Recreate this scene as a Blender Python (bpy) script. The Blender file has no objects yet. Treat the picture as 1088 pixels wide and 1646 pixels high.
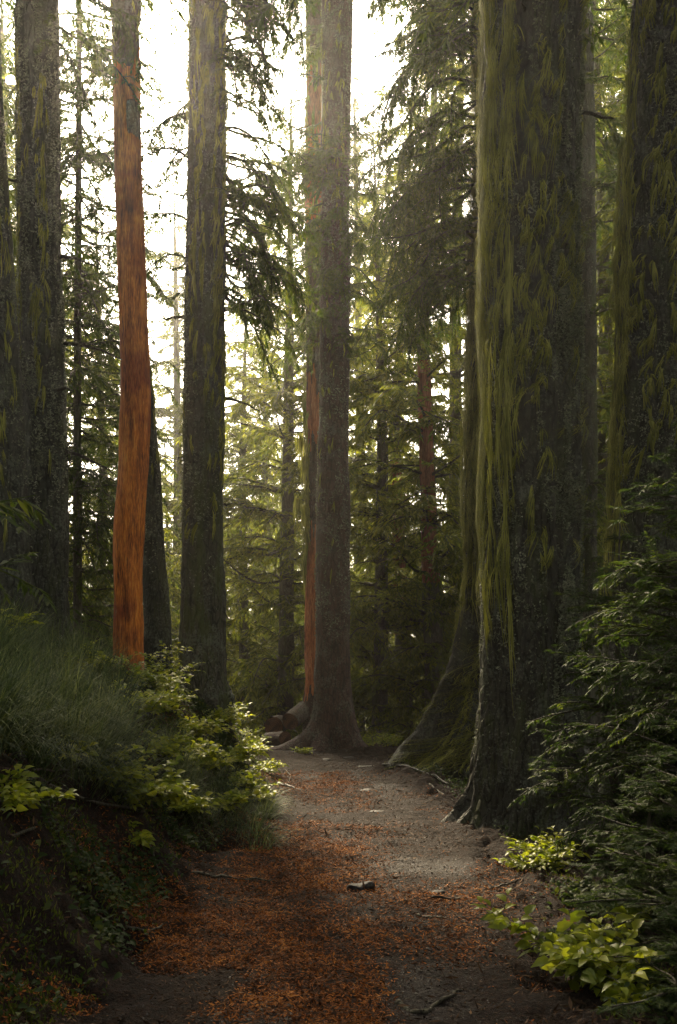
import bpy, math, random
import numpy as np
R = math.radians
rng = np.random.default_rng(7)
random.seed(7)
sc = bpy.context.scene
COL = sc.collection

# ------------------------------------------------------------------ camera
FPX, HOR, CH = 1600.0, 1067.0, 1.5       # focal length and horizon of the photo in its own pixels, eye height
cd = bpy.data.cameras.new('camera'); cam = bpy.data.objects.new('camera', cd); COL.objects.link(cam)
cam.location = (0, 0, CH); cam.rotation_euler = (R(90), 0, 0)
cd.sensor_fit = 'VERTICAL'; cd.sensor_height = 36.0; cd.lens = 36.0 * FPX / 1646
cd.shift_y = (HOR - 823) / 1646
cd.clip_start = 0.05; cd.clip_end = 2000
sc.camera = cam

# ------------------------------------------------------------------ sky, sun, exposure
SUN_AZ, SUN_EL = R(-15), R(37)           # azimuth from +Y (negative = left), elevation
w = bpy.data.worlds.new('World'); sc.world = w; w.use_nodes = True
nt = w.node_tree; nt.nodes.clear()
sky = nt.nodes.new('ShaderNodeTexSky'); sky.sky_type = 'NISHITA'; sky.sun_disc = False
sky.sun_elevation = SUN_EL; sky.sun_rotation = SUN_AZ
sky.air_density = 1.0; sky.dust_density = 8.0; sky.ozone_density = 0.6
hs = nt.nodes.new('ShaderNodeHueSaturation'); hs.inputs['Saturation'].default_value = 0.3
bg = nt.nodes.new('ShaderNodeBackground'); bg.inputs['Strength'].default_value = 0.15
wo = nt.nodes.new('ShaderNodeOutputWorld')
nt.links.new(sky.outputs[0], hs.inputs['Color']); wt = nt.nodes.new('ShaderNodeMix'); wt.data_type = 'RGBA'; wt.blend_type = 'MULTIPLY'; wt.inputs[0].default_value = 1; wt.inputs[7].default_value = (1.0, .93, .80, 1)
nt.links.new(hs.outputs[0], wt.inputs[6]); nt.links.new(wt.outputs[2], bg.inputs[0]); nt.links.new(bg.outputs[0], wo.inputs[0])
sd = bpy.data.lights.new('sun', 'SUN'); sd.energy = 5.0; sd.angle = R(8.0); sd.color = (1.0, 0.82, 0.54)
so = bpy.data.objects.new('sun', sd); COL.objects.link(so); so.location = (-10, 40, 30)
so.rotation_euler = (R(90) - SUN_EL, 0, math.pi - SUN_AZ)
sc.view_settings.view_transform = 'Standard'; sc.view_settings.look = 'None'
sc.view_settings.exposure = 1.42; sc.view_settings.gamma = 1.0
sc.render.engine = 'CYCLES'
cy = sc.cycles
cy.max_bounces = 7; cy.diffuse_bounces = 3; cy.glossy_bounces = 2; cy.transmission_bounces = 4; cy.volume_bounces = 0
cy.transparent_max_bounces = 4; cy.sample_clamp_indirect = 4.0; cy.caustics_reflective = False; cy.caustics_refractive = False

# ------------------------------------------------------------------ small maths
def ss(t):
    t = np.clip(t, 0, 1); return t * t * (3 - 2 * t)
def _h(ix, iy, iz, s):
    n = (ix * 374761393 + iy * 668265263 + iz * 2147483647 * 3 + s * 1274126177) & 0xffffffff
    n = ((n ^ (n >> 13)) * 1274126177) & 0xffffffff
    n = (n ^ (n >> 16)) & 0xffff
    return n / 65535.0
def vnoise(x, y, z=0.0, s=0):
    x, y, z = np.broadcast_arrays(np.asarray(x, float), np.asarray(y, float), np.asarray(z, float))
    ix, iy, iz = np.floor(x).astype(np.int64), np.floor(y).astype(np.int64), np.floor(z).astype(np.int64)
    fx, fy, fz = x - ix, y - iy, z - iz
    fx, fy, fz = fx*fx*(3-2*fx), fy*fy*(3-2*fy), fz*fz*(3-2*fz)
    o = 0
    for a in (0, 1):
        for b in (0, 1):
            for c in (0, 1):
                o = o + _h(ix+a, iy+b, iz+c, s) * (fx if a else 1-fx) * (fy if b else 1-fy) * (fz if c else 1-fz)
    return o * 2 - 1
def fbm(x, y, z=0.0, s=0, o=3):
    r, a, f = 0, 1.0, 1.0
    for i in range(o):
        r = r + a * vnoise(x*f, y*f, np.asarray(z)*f, s+i); a *= .5; f *= 2.1
    return r
def nrm(v): return v / np.maximum(np.linalg.norm(v, axis=-1, keepdims=True), 1e-9)
def W(px, py, d):                         # a photo pixel at a distance -> a world point
    return np.array([(px - 544) * d / FPX, d, CH + (HOR - py) * d / FPX])

# ------------------------------------------------------------------ mesh collector
class Geo:
    def __init__(s): s.v, s.f, s.a, s.n = [], [], [], 0
    def add(s, v, f, a=None):
        v = np.asarray(v, float).reshape(-1, 3); f = np.asarray(f, int).reshape(-1, 4)
        if len(v) == 0: return
        s.v.append(v); s.f.append(f + s.n); s.n += len(v)
        s.a.append(np.zeros(len(v)) if a is None else np.broadcast_to(a, (len(v),)).astype(float))
    def arrays(s): return np.concatenate(s.v), np.concatenate(s.f), np.concatenate(s.a)
    def addgeo(s, other, M=None, t=(0, 0, 0)):
        if not other.v: return
        v, f, a = other.arrays()
        if M is not None: v = v @ np.asarray(M).T
        s.add(v + np.asarray(t), f, a)
    def build(s, name, mat, parent=None, smooth=True, origin=None):
        v, f, a = s.arrays()
        if origin is not None: v = v - np.asarray(origin)
        me = bpy.data.meshes.new(name)
        me.vertices.add(len(v)); me.vertices.foreach_set('co', v.astype(np.float32).ravel())
        tri = f[:, 3] == f[:, 2]              # degenerate quads become triangles
        cnt = np.where(tri, 3, 4)
        idx = f.ravel()[np.concatenate([np.ones((len(f), 3), bool), (~tri)[:, None]], 1).ravel()]
        me.loops.add(int(cnt.sum())); me.loops.foreach_set('vertex_index', idx.astype(np.int32))
        me.polygons.add(len(f)); me.polygons.foreach_set('loop_start', np.concatenate([[0], np.cumsum(cnt)[:-1]]).astype(np.int32))
        if smooth: me.polygons.foreach_set('use_smooth', np.ones(len(f), bool))
        at = me.attributes.new('amt', 'FLOAT', 'POINT'); at.data.foreach_set('value', a.astype(np.float32))
        me.update(calc_edges=True); me.validate()
        me.materials.append(mat)
        o = bpy.data.objects.new(name, me); COL.objects.link(o)
        if parent is not None: o.parent = parent
        if origin is not None and parent is None: o.location = origin
        return o

def tube(g, P, r, k=5, amt=0.0, cap=True):
    P = np.asarray(P, float); n = len(P); r = np.broadcast_to(r, (n,))
    T = nrm(np.gradient(P, axis=0))
    ref = np.array([0, 0, 1.0]) if abs(T[0, 2]) < .9 else np.array([1.0, 0, 0])
    A = nrm(np.cross(T, ref)); B = np.cross(T, A)
    th = np.arange(k) / k * 2 * np.pi
    V = P[:, None] + r[:, None, None] * (np.cos(th)[None, :, None] * A[:, None] + np.sin(th)[None, :, None] * B[:, None])
    i = np.arange(n-1)[:, None] * k; j = np.arange(k)[None]; j2 = (j + 1) % k
    F = np.stack([i + j, i + j2, i + k + j2, i + k + j], -1).reshape(-1, 4)
    V = V.reshape(-1, 3)
    if cap:
        V = np.concatenate([V, P[:1], P[-1:]])
        j = np.arange(k); c0, c1 = n*k, n*k+1
        F = np.concatenate([F, np.stack([j, (j+1) % k, np.full(k, c0), np.full(k, c0)], -1)[:, ::-1][:, [2, 3, 0, 0]] if False else
                            np.stack([(j+1) % k, j, np.full(k, c0), np.full(k, c0)], -1),
                            np.stack([(n-1)*k + j, (n-1)*k + (j+1) % k, np.full(k, c1), np.full(k, c1)], -1)])
    g.add(V, F, amt)

def kites(g, base, d, nor, L, Wd, mid=0.45, sag=0.0, amt=0.0):
    """many narrow leaf blades: base points, directions, rough normals, lengths, widths"""
    n = len(base)
    if n == 0: return
    d = nrm(d); s = nrm(np.cross(d, nor)); up = np.cross(s, d)
    L = np.broadcast_to(L, (n,))[:, None]; Wd = np.broadcast_to(Wd, (n,))[:, None]
    m = base + d * L * mid
    V = np.stack([base, m + s * Wd * .5, base + d * L + np.array([0, 0, -1.]) * L * sag, m - s * Wd * .5], 1).reshape(-1, 3)
    F = np.arange(4 * n).reshape(n, 4)
    g.add(V, F, np.repeat(np.broadcast_to(amt, (n,)), 4))

def strips(g, base, dirs, side, L, Wd, segs=4, fall=0.0, amt=0.0):
    """tapering ribbons that bend down under gravity: grass blades, moss strands"""
    n = len(base); dirs = nrm(dirs); side = nrm(side)
    L = np.broadcast_to(L, (n,)); Wd = np.broadcast_to(Wd, (n,)); fall = np.broadcast_to(fall, (n,))
    p = base.copy(); d = dirs.copy(); rows = []
    for k in range(segs + 1):
        wd = Wd * (1 - (k / segs) ** 1.6) * (0.75 + .25 * min(1, k)) + .0004
        rows.append(np.stack([p - side * wd[:, None] * .5, p + side * wd[:, None] * .5], 1))
        p = p + d * (L / segs)[:, None]
        d = nrm(d + np.array([0, 0, -1.]) * fall[:, None])
    V = np.stack(rows, 1).reshape(-1, 3)
    b = np.arange(n)[:, None] * (2 * (segs + 1)); k = np.arange(segs)[None] * 2
    F = np.stack([b+k, b+k+1, b+k+3, b+k+2], -1).reshape(-1, 4)
    g.add(V, F, np.repeat(np.broadcast_to(amt, (n,)), 2 * (segs + 1)))

# ------------------------------------------------------------------ materials
def new_mat(name):
    m = bpy.data.materials.new(name); m.use_nodes = True; t = m.node_tree; t.nodes.clear()
    out = t.nodes.new('ShaderNodeOutputMaterial'); return m, t, out
def N(t, typ, **kw):
    n = t.nodes.new(typ)
    for k, v in kw.items():
        if k in n.inputs: n.inputs[k].default_value = v
        else: setattr(n, k, v)
    return n
def ramp(t, fac, stops):
    r = t.nodes.new('ShaderNodeValToRGB'); e = r.color_ramp.elements
    while len(e) < len(stops): e.new(.5)
    for i, (p, c) in enumerate(stops):
        e[i].position = p; e[i].color = (*c, 1) if len(c) == 3 else c
    t.links.new(fac, r.inputs[0]); return r.outputs[0]
def mixc(t, fac, a, b, mode='MIX'):
    m = t.nodes.new('ShaderNodeMix'); m.data_type = 'RGBA'; m.blend_type = mode
    for sock, v in ((m.inputs[0], fac), (m.inputs[6], a), (m.inputs[7], b)):
        if hasattr(v, 'node'): t.links.new(v, sock)
        else: sock.default_value = v if isinstance(v, (int, float)) else (*v, 1)
    return m.outputs[2]
def mth(t, op, a, b=0.0, clamp=False):
    m = t.nodes.new('ShaderNodeMath'); m.operation = op; m.use_clamp = clamp
    for i, v in enumerate((a, b)):
        if hasattr(v, 'node'): t.links.new(v, m.inputs[i])
        else: m.inputs[i].default_value = v
    return m.outputs[0]
def noise(t, co, scale, detail=4, rough=.6, sc3=None):
    if sc3:
        mp = t.nodes.new('ShaderNodeMapping'); mp.inputs['Scale'].default_value = sc3; t.links.new(co, mp.inputs[0]); co = mp.outputs[0]
    n = t.nodes.new('ShaderNodeTexNoise'); n.inputs['Scale'].default_value = scale
    n.inputs['Detail'].default_value = detail; n.inputs['Roughness'].default_value = rough
    t.links.new(co, n.inputs['Vector']); return n.outputs['Fac']
def voro(t, co, scale, sc3=None, feat='F1', out='Distance'):
    if sc3:
        mp = t.nodes.new('ShaderNodeMapping'); mp.inputs['Scale'].default_value = sc3; t.links.new(co, mp.inputs[0]); co = mp.outputs[0]
    n = t.nodes.new('ShaderNodeTexVoronoi'); n.feature = feat; n.inputs['Scale'].default_value = scale
    t.links.new(co, n.inputs['Vector']); return n.outputs[out]
def attr(t, name='amt'):
    a = t.nodes.new('ShaderNodeAttribute'); a.attribute_name = name; return a.outputs['Fac']
def bump(t, h, strength=.5, dist=.01, prev=None):
    b = t.nodes.new('ShaderNodeBump'); b.inputs['Strength'].default_value = strength; b.inputs['Distance'].default_value = dist
    t.links.new(h, b.inputs['Height'])
    if prev: t.links.new(prev, b.inputs['Normal'])
    return b.outputs[0]
def principled(t, out, col, rough=.8, spec=.3, nor=None):
    p = t.nodes.new('ShaderNodeBsdfPrincipled')
    for s, v in (('Base Color', col), ('Roughness', rough)):
        if hasattr(v, 'node'): t.links.new(v, p.inputs[s])
        else: p.inputs[s].default_value = v if isinstance(v, (int, float)) else (*v, 1)
    p.inputs['Specular IOR Level'].default_value = spec
    if nor: t.links.new(nor, p.inputs['Normal'])
    if out: t.links.new(p.outputs[0], out.inputs[0])
    return p
def coords(t, which='Object'):
    return t.nodes.new('ShaderNodeTexCoord').outputs[which]

def mat_leaf(name, stops, trans=.45, tcol=None, rough=.55, spec=.35, big=1.2, tmul=1.6):
    m, t, out = new_mat(name)
    g = t.nodes.new('ShaderNodeNewGeometry')
    r = g.outputs['Random Per Island']
    n = noise(t, coords(t), big, 2)
    f = mth(t, 'ADD', mth(t, 'MULTIPLY', r, .6), mth(t, 'MULTIPLY', mth(t, 'SUBTRACT', n, .3), 1.0), True)
    c = ramp(t, f, stops)
    p = principled(t, None, c, rough, spec)
    tr = t.nodes.new('ShaderNodeBsdfTranslucent')
    t.links.new(mixc(t, 1.0, c, tcol or (1.0*tmul, 1.0*tmul, .5*tmul), 'MULTIPLY'), tr.inputs[0])
    mx = t.nodes.new('ShaderNodeMixShader'); mx.inputs[0].default_value = trans
    t.links.new(p.outputs[0], mx.inputs[1]); t.links.new(tr.outputs[0], mx.inputs[2]); t.links.new(mx.outputs[0], out.inputs[0])
    return m

def mat_bark(name, dark, mid, light, lichen=(.22, .25, .19), moss=(.10, .12, .03), lich=.5, mossy=.4, bare=(.52, .16, .045), wet=.55, hor=0.0):
    """amt attribute: 0 = bark, 1 = stripped bare wood"""
    m, t, out = new_mat(name); co = coords(t)
    a = noise(t, co, 9, 6, .7, (1, 1, .22))
    b = noise(t, co, 45, 5, .7, (1, 1, .35))
    v = voro(t, co, 16, (1, 1, .3 if not hor else 2.0), 'DISTANCE_TO_EDGE')
    h = mth(t, 'ADD', mth(t, 'ADD', mth(t, 'MULTIPLY', a, .8), mth(t, 'MULTIPLY', b, .5)), mth(t, 'MULTIPLY', mth(t, 'MINIMUM', v, .12), 3.0))
    c = ramp(t, mth(t, 'MULTIPLY', h, .68), [(.30, dark), (.52, mid), (.78, light)])
    # crusts of lichen in patches, moss in vertical drifts
    l1 = noise(t, co, 34, 5, .75); l2 = noise(t, co, 3.1, 3, .6)
    lm = ramp(t, mth(t, 'ADD', mth(t, 'MULTIPLY', l1, .75), mth(t, 'MULTIPLY', l2, .45)), [(.66 - .10*lich, (0, 0, 0)), (.72 - .06*lich, (1, 1, 1))])
    c = mixc(t, mth(t, 'MULTIPLY', lm, lich), c, lichen)
    m1 = noise(t, co, 5.0, 4, .65, (1, 1, .25)); m2 = noise(t, co, 60, 2, .6, (1, 1, .12))
    mm = ramp(t, mth(t, 'ADD', mth(t, 'MULTIPLY', m1, .8), mth(t, 'MULTIPLY', m2, .3)), [(.62 - .12*mossy, (0, 0, 0)), (.72 - .10*mossy, (1, 1, 1))])
    c = mixc(t, mth(t, 'MULTIPLY', mm, mossy), c, mixc(t, m2, moss, (moss[0]*.4, moss[1]*.45, moss[2]*.5)))
    # stripped wood: orange-brown with dark vertical stains
    s1 = noise(t, co, 14, 5, .65, (1, 1, .10)); s2 = noise(t, co, 85, 4, .7, (1, 1, .10)); s3 = noise(t, co, 8, 6, .75, (1, 1, .16))
    wc = ramp(t, mth(t, 'ADD', mth(t, 'MULTIPLY', s1, .45), mth(t, 'MULTIPLY', s2, .60)),
              [(.38, tuple(x*.10 for x in bare)), (.46, tuple(x*.45 for x in bare)), (.56, bare), (.66, (bare[0]*1.2, bare[1]*1.9, bare[2]*2.4))])
    wc = mixc(t, ramp(t, s3, [(.56, (0, 0, 0)), (.68, (.8, .8, .8))]), wc, mixc(t, .72, wc, (.035, .018, .010)))
    ba = attr(t)
    bm = ramp(t, mth(t, 'ADD', ba, mth(t, 'MULTIPLY', mth(t, 'SUBTRACT', s1, .5), .8)), [(.47, (0, 0, 0)), (.53, (1, 1, 1))])
    if bare[2] < .031: wc = mixc(t, ramp(t, noise(t, co, 1.1, 3, .6, (1, 1, 1.2)), [(.42, (0, 0, 0)), (.56, (1, 1, 1))]), mixc(t, 1.0, wc, (.60, .42, .5), 'MULTIPLY'), mixc(t, 1.0, wc, (1.15, 1.02, .8), 'MULTIPLY'))
    c = mixc(t, bm, c, wc)
    hh = mixc(t, bm, h, mth(t, 'MULTIPLY', s1, .35))
    nb = bump(t, hh, .9, .03)
    rg = mth(t, 'SUBTRACT', 1.0, mth(t, 'MULTIPLY', b, wet), True)
    principled(t, out, c, rg, .35, nb)
    return m

M = {}
M['needles'] = mat_leaf('hemlock needles', [(0, (.018, .036, .008)), (.5, (.046, .074, .013)), (1, (.13, .145, .024))], .52)
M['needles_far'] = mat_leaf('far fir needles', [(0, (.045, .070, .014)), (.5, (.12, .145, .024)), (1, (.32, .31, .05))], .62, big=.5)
M['needles_young'] = mat_leaf('young fir needles', [(0, (.014, .028, .010)), (.6, (.034, .060, .014)), (1, (.12, .15, .022))], .45, big=2.5, rough=.6, spec=.2)
M['leaf'] = mat_leaf('shrub leaf', [(0, (.07, .11, .010)), (.5, (.20, .24, .02)), (1, (.42, .42, .04))], .55, big=4, rough=.45, spec=.3)
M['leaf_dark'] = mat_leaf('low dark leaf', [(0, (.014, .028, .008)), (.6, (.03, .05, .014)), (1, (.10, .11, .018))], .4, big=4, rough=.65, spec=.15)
M['grass'] = mat_leaf('sedge blade', [(0, (.016, .032, .013)), (.55, (.06, .088, .034)), (1, (.30, .33, .13))], .3, big=3, rough=.6, spec=.2)
M['moss'] = mat_leaf('hanging moss', [(0, (.07, .078, .020)), (.5, (.22, .23, .055)), (1, (.50, .48, .15))], .35, big=3, rough=.8, spec=.1)
M['moss_ground'] = mat_leaf('ground moss', [(0, (.028, .044, .008)), (.6, (.075, .098, .015)), (1, (.17, .17, .028))], .25, big=5, rough=.8, spec=.1)
M['lichen'] = mat_leaf('leafy lichen', [(0, (.06, .07, .04)), (.5, (.18, .20, .13)), (1, (.46, .48, .36))], .15, big=4, rough=.7, spec=.2, tcol=(1, 1, .8))
M['litter'] = mat_leaf('fallen needles', [(0, (.022, .008, .004)), (.40, (.075, .028, .009)), (.70, (.24, .078, .015)), (1, (.42, .18, .035))], .15, big=3, rough=.8, spec=.1, tcol=(1, .8, .5))
M['grit'] = mat_leaf('grit', [(0, (.02, .018, .017)), (.6, (.05, .043, .04)), (1, (.17, .155, .14))], .02, big=3, rough=.6, spec=.25, tcol=(1, 1, 1))
M['litter_dark'] = mat_leaf('old litter', [(0, (.012, .008, .005)), (.5, (.035, .020, .012)), (1, (.20, .115, .06))], .1, big=3, rough=.8, spec=.1, tcol=(1, .8, .6))
M['bark_giant'] = mat_bark('old bark', (.005, .005, .003), (.015, .014, .010), (.045, .043, .030), lich=.4, mossy=.5)
M['bark_left'] = mat_bark('grey mossy bark', (.006, .006, .004), (.018, .018, .013), (.055, .056, .040), lich=.38, mossy=.4)
M['bark_fir'] = mat_bark('plated fir bark', (.010, .009, .006), (.030, .028, .019), (.085, .08, .055), lich=.45, mossy=.75)
M['bark_red'] = mat_bark('reddish scaly bark', (.008, .005, .004), (.036, .017, .014), (.095, .050, .040), lich=.4, mossy=.25, bare=(.50, .15, .05))
M['snag'] = mat_bark('stripped orange wood', (.008, .006, .004), (.03, .022, .015), (.09, .07, .045), lich=.5, mossy=.5, bare=(.58, .19, .030), wet=.5)
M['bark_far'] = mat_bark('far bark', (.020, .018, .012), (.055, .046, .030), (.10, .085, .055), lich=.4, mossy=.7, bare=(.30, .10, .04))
M['bark_root'] = mat_bark('wet root bark', (.008, .007, .006), (.028, .025, .022), (.09, .085, .08), lich=.2, mossy=.3, wet=.95)
M['twig'] = mat_bark('twig bark', (.012, .010, .007), (.028, .023, .015), (.06, .052, .032), lich=.08, mossy=.2)

def mat_ground():
    m, t, out = new_mat('forest floor'); co = coords(t)
    n1 = noise(t, co, 1.1, 4, .6); n2 = noise(t, co, 22, 6, .75); n3 = noise(t, co, 130, 4, .7)
    soil = ramp(t, mth(t, 'ADD', mth(t, 'MULTIPLY', n2, .6), mth(t, 'MULTIPLY', n3, .4)), [(.34, (.004, .003, .002)), (.5, (.016, .008, .005)), (.66, (.050, .023, .012))])
    grit = ramp(t, mth(t, 'ADD', mth(t, 'MULTIPLY', n3, .7), mth(t, 'MULTIPLY', n2, .3)), [(.36, (.010, .008, .008)), (.52, (.036, .029, .027)), (.68, (.11, .092, .085))])
    c = mixc(t, attr(t), soil, grit)
    v = voro(t, co, 75); v2 = voro(t, co, 30)
    h = mth(t, 'ADD', mth(t, 'ADD', mth(t, 'MULTIPLY', n2, 1.2), n3), mth(t, 'MULTIPLY', mth(t, 'ADD', v, v2), -.5))
    rg = mth(t, 'SUBTRACT', .95, mth(t, 'MULTIPLY', attr(t), mth(t, 'MULTIPLY', n1, .7)))
    principled(t, out, c, rg, .22, bump(t, h, 1.0, .03))
    return m
M['ground'] = mat_ground()
def mat_stone():
    m, t, out = new_mat('wet stone'); co = coords(t)
    n = noise(t, co, 12, 6, .7)
    c = ramp(t, n, [(.35, (.012, .011, .011)), (.55, (.034, .031, .030)), (.7, (.08, .074, .07))])
    principled(t, out, c, .7, .2, bump(t, n, .8, .02)); return m
M['stone'] = mat_stone()
def mat_cut():
    m, t, out = new_mat('cut wood'); co = coords(t)
    wv = t.nodes.new('ShaderNodeTexWave'); wv.wave_type = 'RINGS'; wv.rings_direction = 'X'; wv.inputs['Scale'].default_value = 9; wv.inputs['Distortion'].default_value = 2.5
    t.links.new(co, wv.inputs['Vector'])
    c = ramp(t, wv.outputs['Fac'], [(0, (.085, .035, .018)), (1, (.19, .085, .042))])
    c = mixc(t, ramp(t, noise(t, co, 7), [(.45, (0, 0, 0)), (.6, (1, 1, 1))]), c, (.05, .022, .014))
    principled(t, out, c, .7, .3, bump(t, wv.outputs['Fac'], .3, .01)); return m
M['cut'] = mat_cut()

# ------------------------------------------------------------------ things
def tag(o, label=None, cat=None, group=None, kind=None):
    if label: o['label'] = label
    if cat: o['category'] = cat
    if group: o['group'] = group
    if kind: o['kind'] = kind
    return o
def empty(name, loc, label, cat, group=None):
    o = bpy.data.objects.new(name, None); COL.objects.link(o); o.location = loc; o.empty_display_size = .3
    return tag(o, label, cat, group)
def copy_tree(root, label=None, group=None):
    r = root.copy(); COL.objects.link(r)
    if label: r['label'] = label
    if group: r['group'] = group
    for ch in list(root.children):
        c = ch.copy(); COL.objects.link(c); c.parent = r
    return r

# ------------------------------------------------------------------ the ground
YE = [0, 4, 7, 10, 12, 14, 16, 18, 20, 24, 30]
LE = [-.95, -.98, -1.0, -.78, -.80, -.92, -1.1, -1.35, -1.9, -3.6, -6]
RE = [.75, .85, 1.2, 1.28, 1.05, .60, .35, .05, -.5, -2.3, -4.6]
def edges(y): return np.interp(y, YE, LE), np.interp(y, YE, RE)
def height(x, y):
    x = np.asarray(x, float); y = np.asarray(y, float)
    e, r = edges(y)
    wob = .10 * vnoise(y*1.3, x*.8, 0, 5)
    u = e - x + wob
    amt = 1 - ss((y - 13.8) / 4.5)
    bank = 1.10 * ss(u / 1.15) + .75 * ss((u - .75) / 2.2) + .5 * ss((u - 3) / 8)
    z = bank * (amt * .96 + .04)
    v = x - r
    z = z - .12 * ss(v / 1.2) - .10 * np.clip(v - 1.5, 0, 8)
    z = z - .16 * np.clip(y - 19.5, 0, 40) - .04 * np.clip(y - 19.5, 0, 4)
    on = ss(1 - np.abs((x - (e + r) / 2)) / ((r - e) / 2 + .25)) * (y < 22)
    rough = 1 - .75 * ss(on * 3)
    z = z + rough * (.08 * vnoise(x*1.7, y*1.7, 0, 1) + .07 * vnoise(x*4.5, y*4.5, 0, 2) + .035 * vnoise(x*11, y*11, 0, 3) + .015 * vnoise(x*23, y*23, 0, 4))
    z = z + .020 * vnoise(x*.9, y*.9, 0, 9) - .035 * ss(on*2) + .008 * vnoise(x*9, y*9, 0, 11)
    return z
def gp(px, py):
    """where the ray through a photo pixel meets the ground"""
    d = np.arange(2.5, 60, .01)
    x = (px - 544) * d / FPX; z = CH + (HOR - py) * d / FPX
    h = height(x, d); k = np.argmax(z <= h)
    if z[k] > h[k]: k = len(d) - 1
    return np.array([x[k], d[k], h[k]])
def spaced(a, b, n0, far, grow=1.12):
    c = list(np.linspace(a, b, n0)); st = c[1] - c[0]; hi, lo = [], []
    p, s = b, st
    while p < far: s *= grow; p += s; hi.append(p)
    p, s = a, st
    while p > -far: s *= grow; p -= s; lo.append(p)
    return np.array(lo[::-1] + c + hi)
gx = spaced(-4.2, 4.2, 240, 260); gy = spaced(2.6, 19.5, 430, 320)
GX, GY = np.meshgrid(gx, gy, indexing='ij')
GZ = height(GX, GY)
e_, r_ = edges(GY)
pathness = ss((GX - e_ + .12*vnoise(GY*2, GX*2, 0, 21)) / .35) * ss((r_ - GX + .12*vnoise(GY*2, GX*2, 0, 22)) / .35) * (GY < 24)
def gravel(x, y):
    """0..1 where bare grit shows through the litter"""
    e, r = edges(y); k = (x - e) / (r - e)
    base = ss((k - .42) / .35) * ss((1.0 - k) / .3) * (.12 + .88*ss((6.3 - y)/1.5))
    n = fbm(x*1.3, y*.8, 0, 31, 3)
    low = ss((5.2 - y) / 1.2) * ss(1 - np.abs(x + .28) / .45) * .8
    return np.clip(base * .85 + low + n * .55 - .12, 0, 1) * ss((24 - y) / 4)
amtg = np.clip(gravel(GX, GY) * pathness, 0, 1) * .9
n1, n2 = len(gx), len(gy)
gi = np.arange(n1*n2).reshape(n1, n2)
GF = np.stack([gi[:-1, :-1], gi[1:, :-1], gi[1:, 1:], gi[:-1, 1:]], -1)
g = Geo(); g.add(np.stack([GX, GY, GZ], -1).reshape(-1, 3), GF.reshape(-1, 4), amtg.ravel()*.5)
tag(g.build('ground', M['ground']), kind='structure')
on = (pathness[:-1, :-1] > .35) & (gy[None, :-1] < 24) & (gy[None, :-1] > -3)
g = Geo(); pf = GF[on]
used, inv = np.unique(pf.ravel(), return_inverse=True)
pv = np.stack([GX, GY, GZ + .004], -1).reshape(-1, 3)[used]
g.add(pv, inv.reshape(-1, 4), amtg.ravel()[used])
tag(g.build('path', M['ground']), kind='structure')

# ------------------------------------------------------------------ litter on the path
def flecks(mat, name, label, cat, x, y, L, Wd, lift=.004, curl=.35):
    n = len(x); z = height(x, y) + lift + rng.random(n) * .006
    a = rng.random(n) * 2 * np.pi
    d = np.stack([np.cos(a), np.sin(a), rng.normal(0, curl*.5, n)], -1)
    eps = .03
    nx = -(height(x+eps, y) - height(x-eps, y)) / (2*eps); ny = -(height(x, y+eps) - height(x, y-eps)) / (2*eps)
    nor = nrm(np.stack([nx, ny, np.ones(n)], -1) + rng.normal(0, curl, (n, 3)))
    d = nrm(d - nor * (d * nor).sum(-1, keepdims=True))
    g = Geo(); kites(g, np.stack([x, y, z + .003], -1), d, nor, L, Wd)
    return tag(g.build(name, M[mat], smooth=False), label, cat, kind='stuff')
def scatter(n, x0, x1, y0, y1, prob, bias=1.0):
    x = rng.uniform(x0, x1, n); y = y0 + (y1 - y0) * rng.random(n) ** bias
    k = rng.random(n) < prob(x, y); return x[k], y[k]
def pth(x, y):
    e, r = edges(y); return ss((x - e)/.2)*ss((r - x)/.2)
def p_orange(x, y):
    e, r = edges(y); k = (x - e) / (r - e)
    inside = (.85*ss((x - e + 2.0)/.8) + .70*ss((x - e + .35) / .3)) * (.12*ss((r + .9 - x)/.8) + .88*ss((r + .25 - x) / .4))
    n = fbm(x*1.6, y*1.1, 0, 41, 3)
    return np.clip(inside * np.clip(1.0 - 1.35*gravel(x, y), 0, 1) * (.34 + .95*n + .45*ss((.75 - k)/.6)) * (.35 + .65*ss((9.5 - y)/4)) * (1 - .72*ss((k - .52)/.22)), 0, 1)
x, y = scatter(560000, -3.0, 1.8, 3.2, 14, p_orange, 1.6)
flecks('litter', 'needle_litter', 'orange and rust coloured fallen needles and leaf scraps strewn over the path', 'leaf litter', x, y,
       rng.uniform(.010, .030, len(x)) * (1 + .05*y), rng.uniform(.003, .008, len(x)) * (1 + .05*y))
x, y = scatter(60000, -1.4, 1.4, 3.2, 18, lambda x, y: pth(x, y)*(.12 + .8*gravel(x, y)), 1.6)
flecks('grit', 'grit', 'fine grey grit and tiny pebbles trodden into the path', 'gravel', x, y, rng.uniform(.006, .018, len(x)), rng.uniform(.005, .012, len(x)), .002, .5)
x, y = scatter(2600, -1.6, 1.6, 3.2, 13, lambda x, y: np.clip(.4 + fbm(x*1.5, y*1.5, 0, 61, 2), 0, 1), 1.4)
flecks('litter_dark', 'bark_chips', 'larger dark bark chips and broken twigs scattered on the path', 'bark chips', x, y, rng.uniform(.03, .10, len(x)), rng.uniform(.006, .020, len(x)), .006, .5)
def p_dark(x, y):
    return np.clip(.55 + .6*fbm(x*2, y*2, 0, 51, 2), .1, 1) * (1 - .7*gravel(x, y)*ss((x-edges(y)[0])/.3))
x, y = scatter(110000, -3.5, 3.2, 3.0, 19, p_dark, 1.5)
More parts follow.
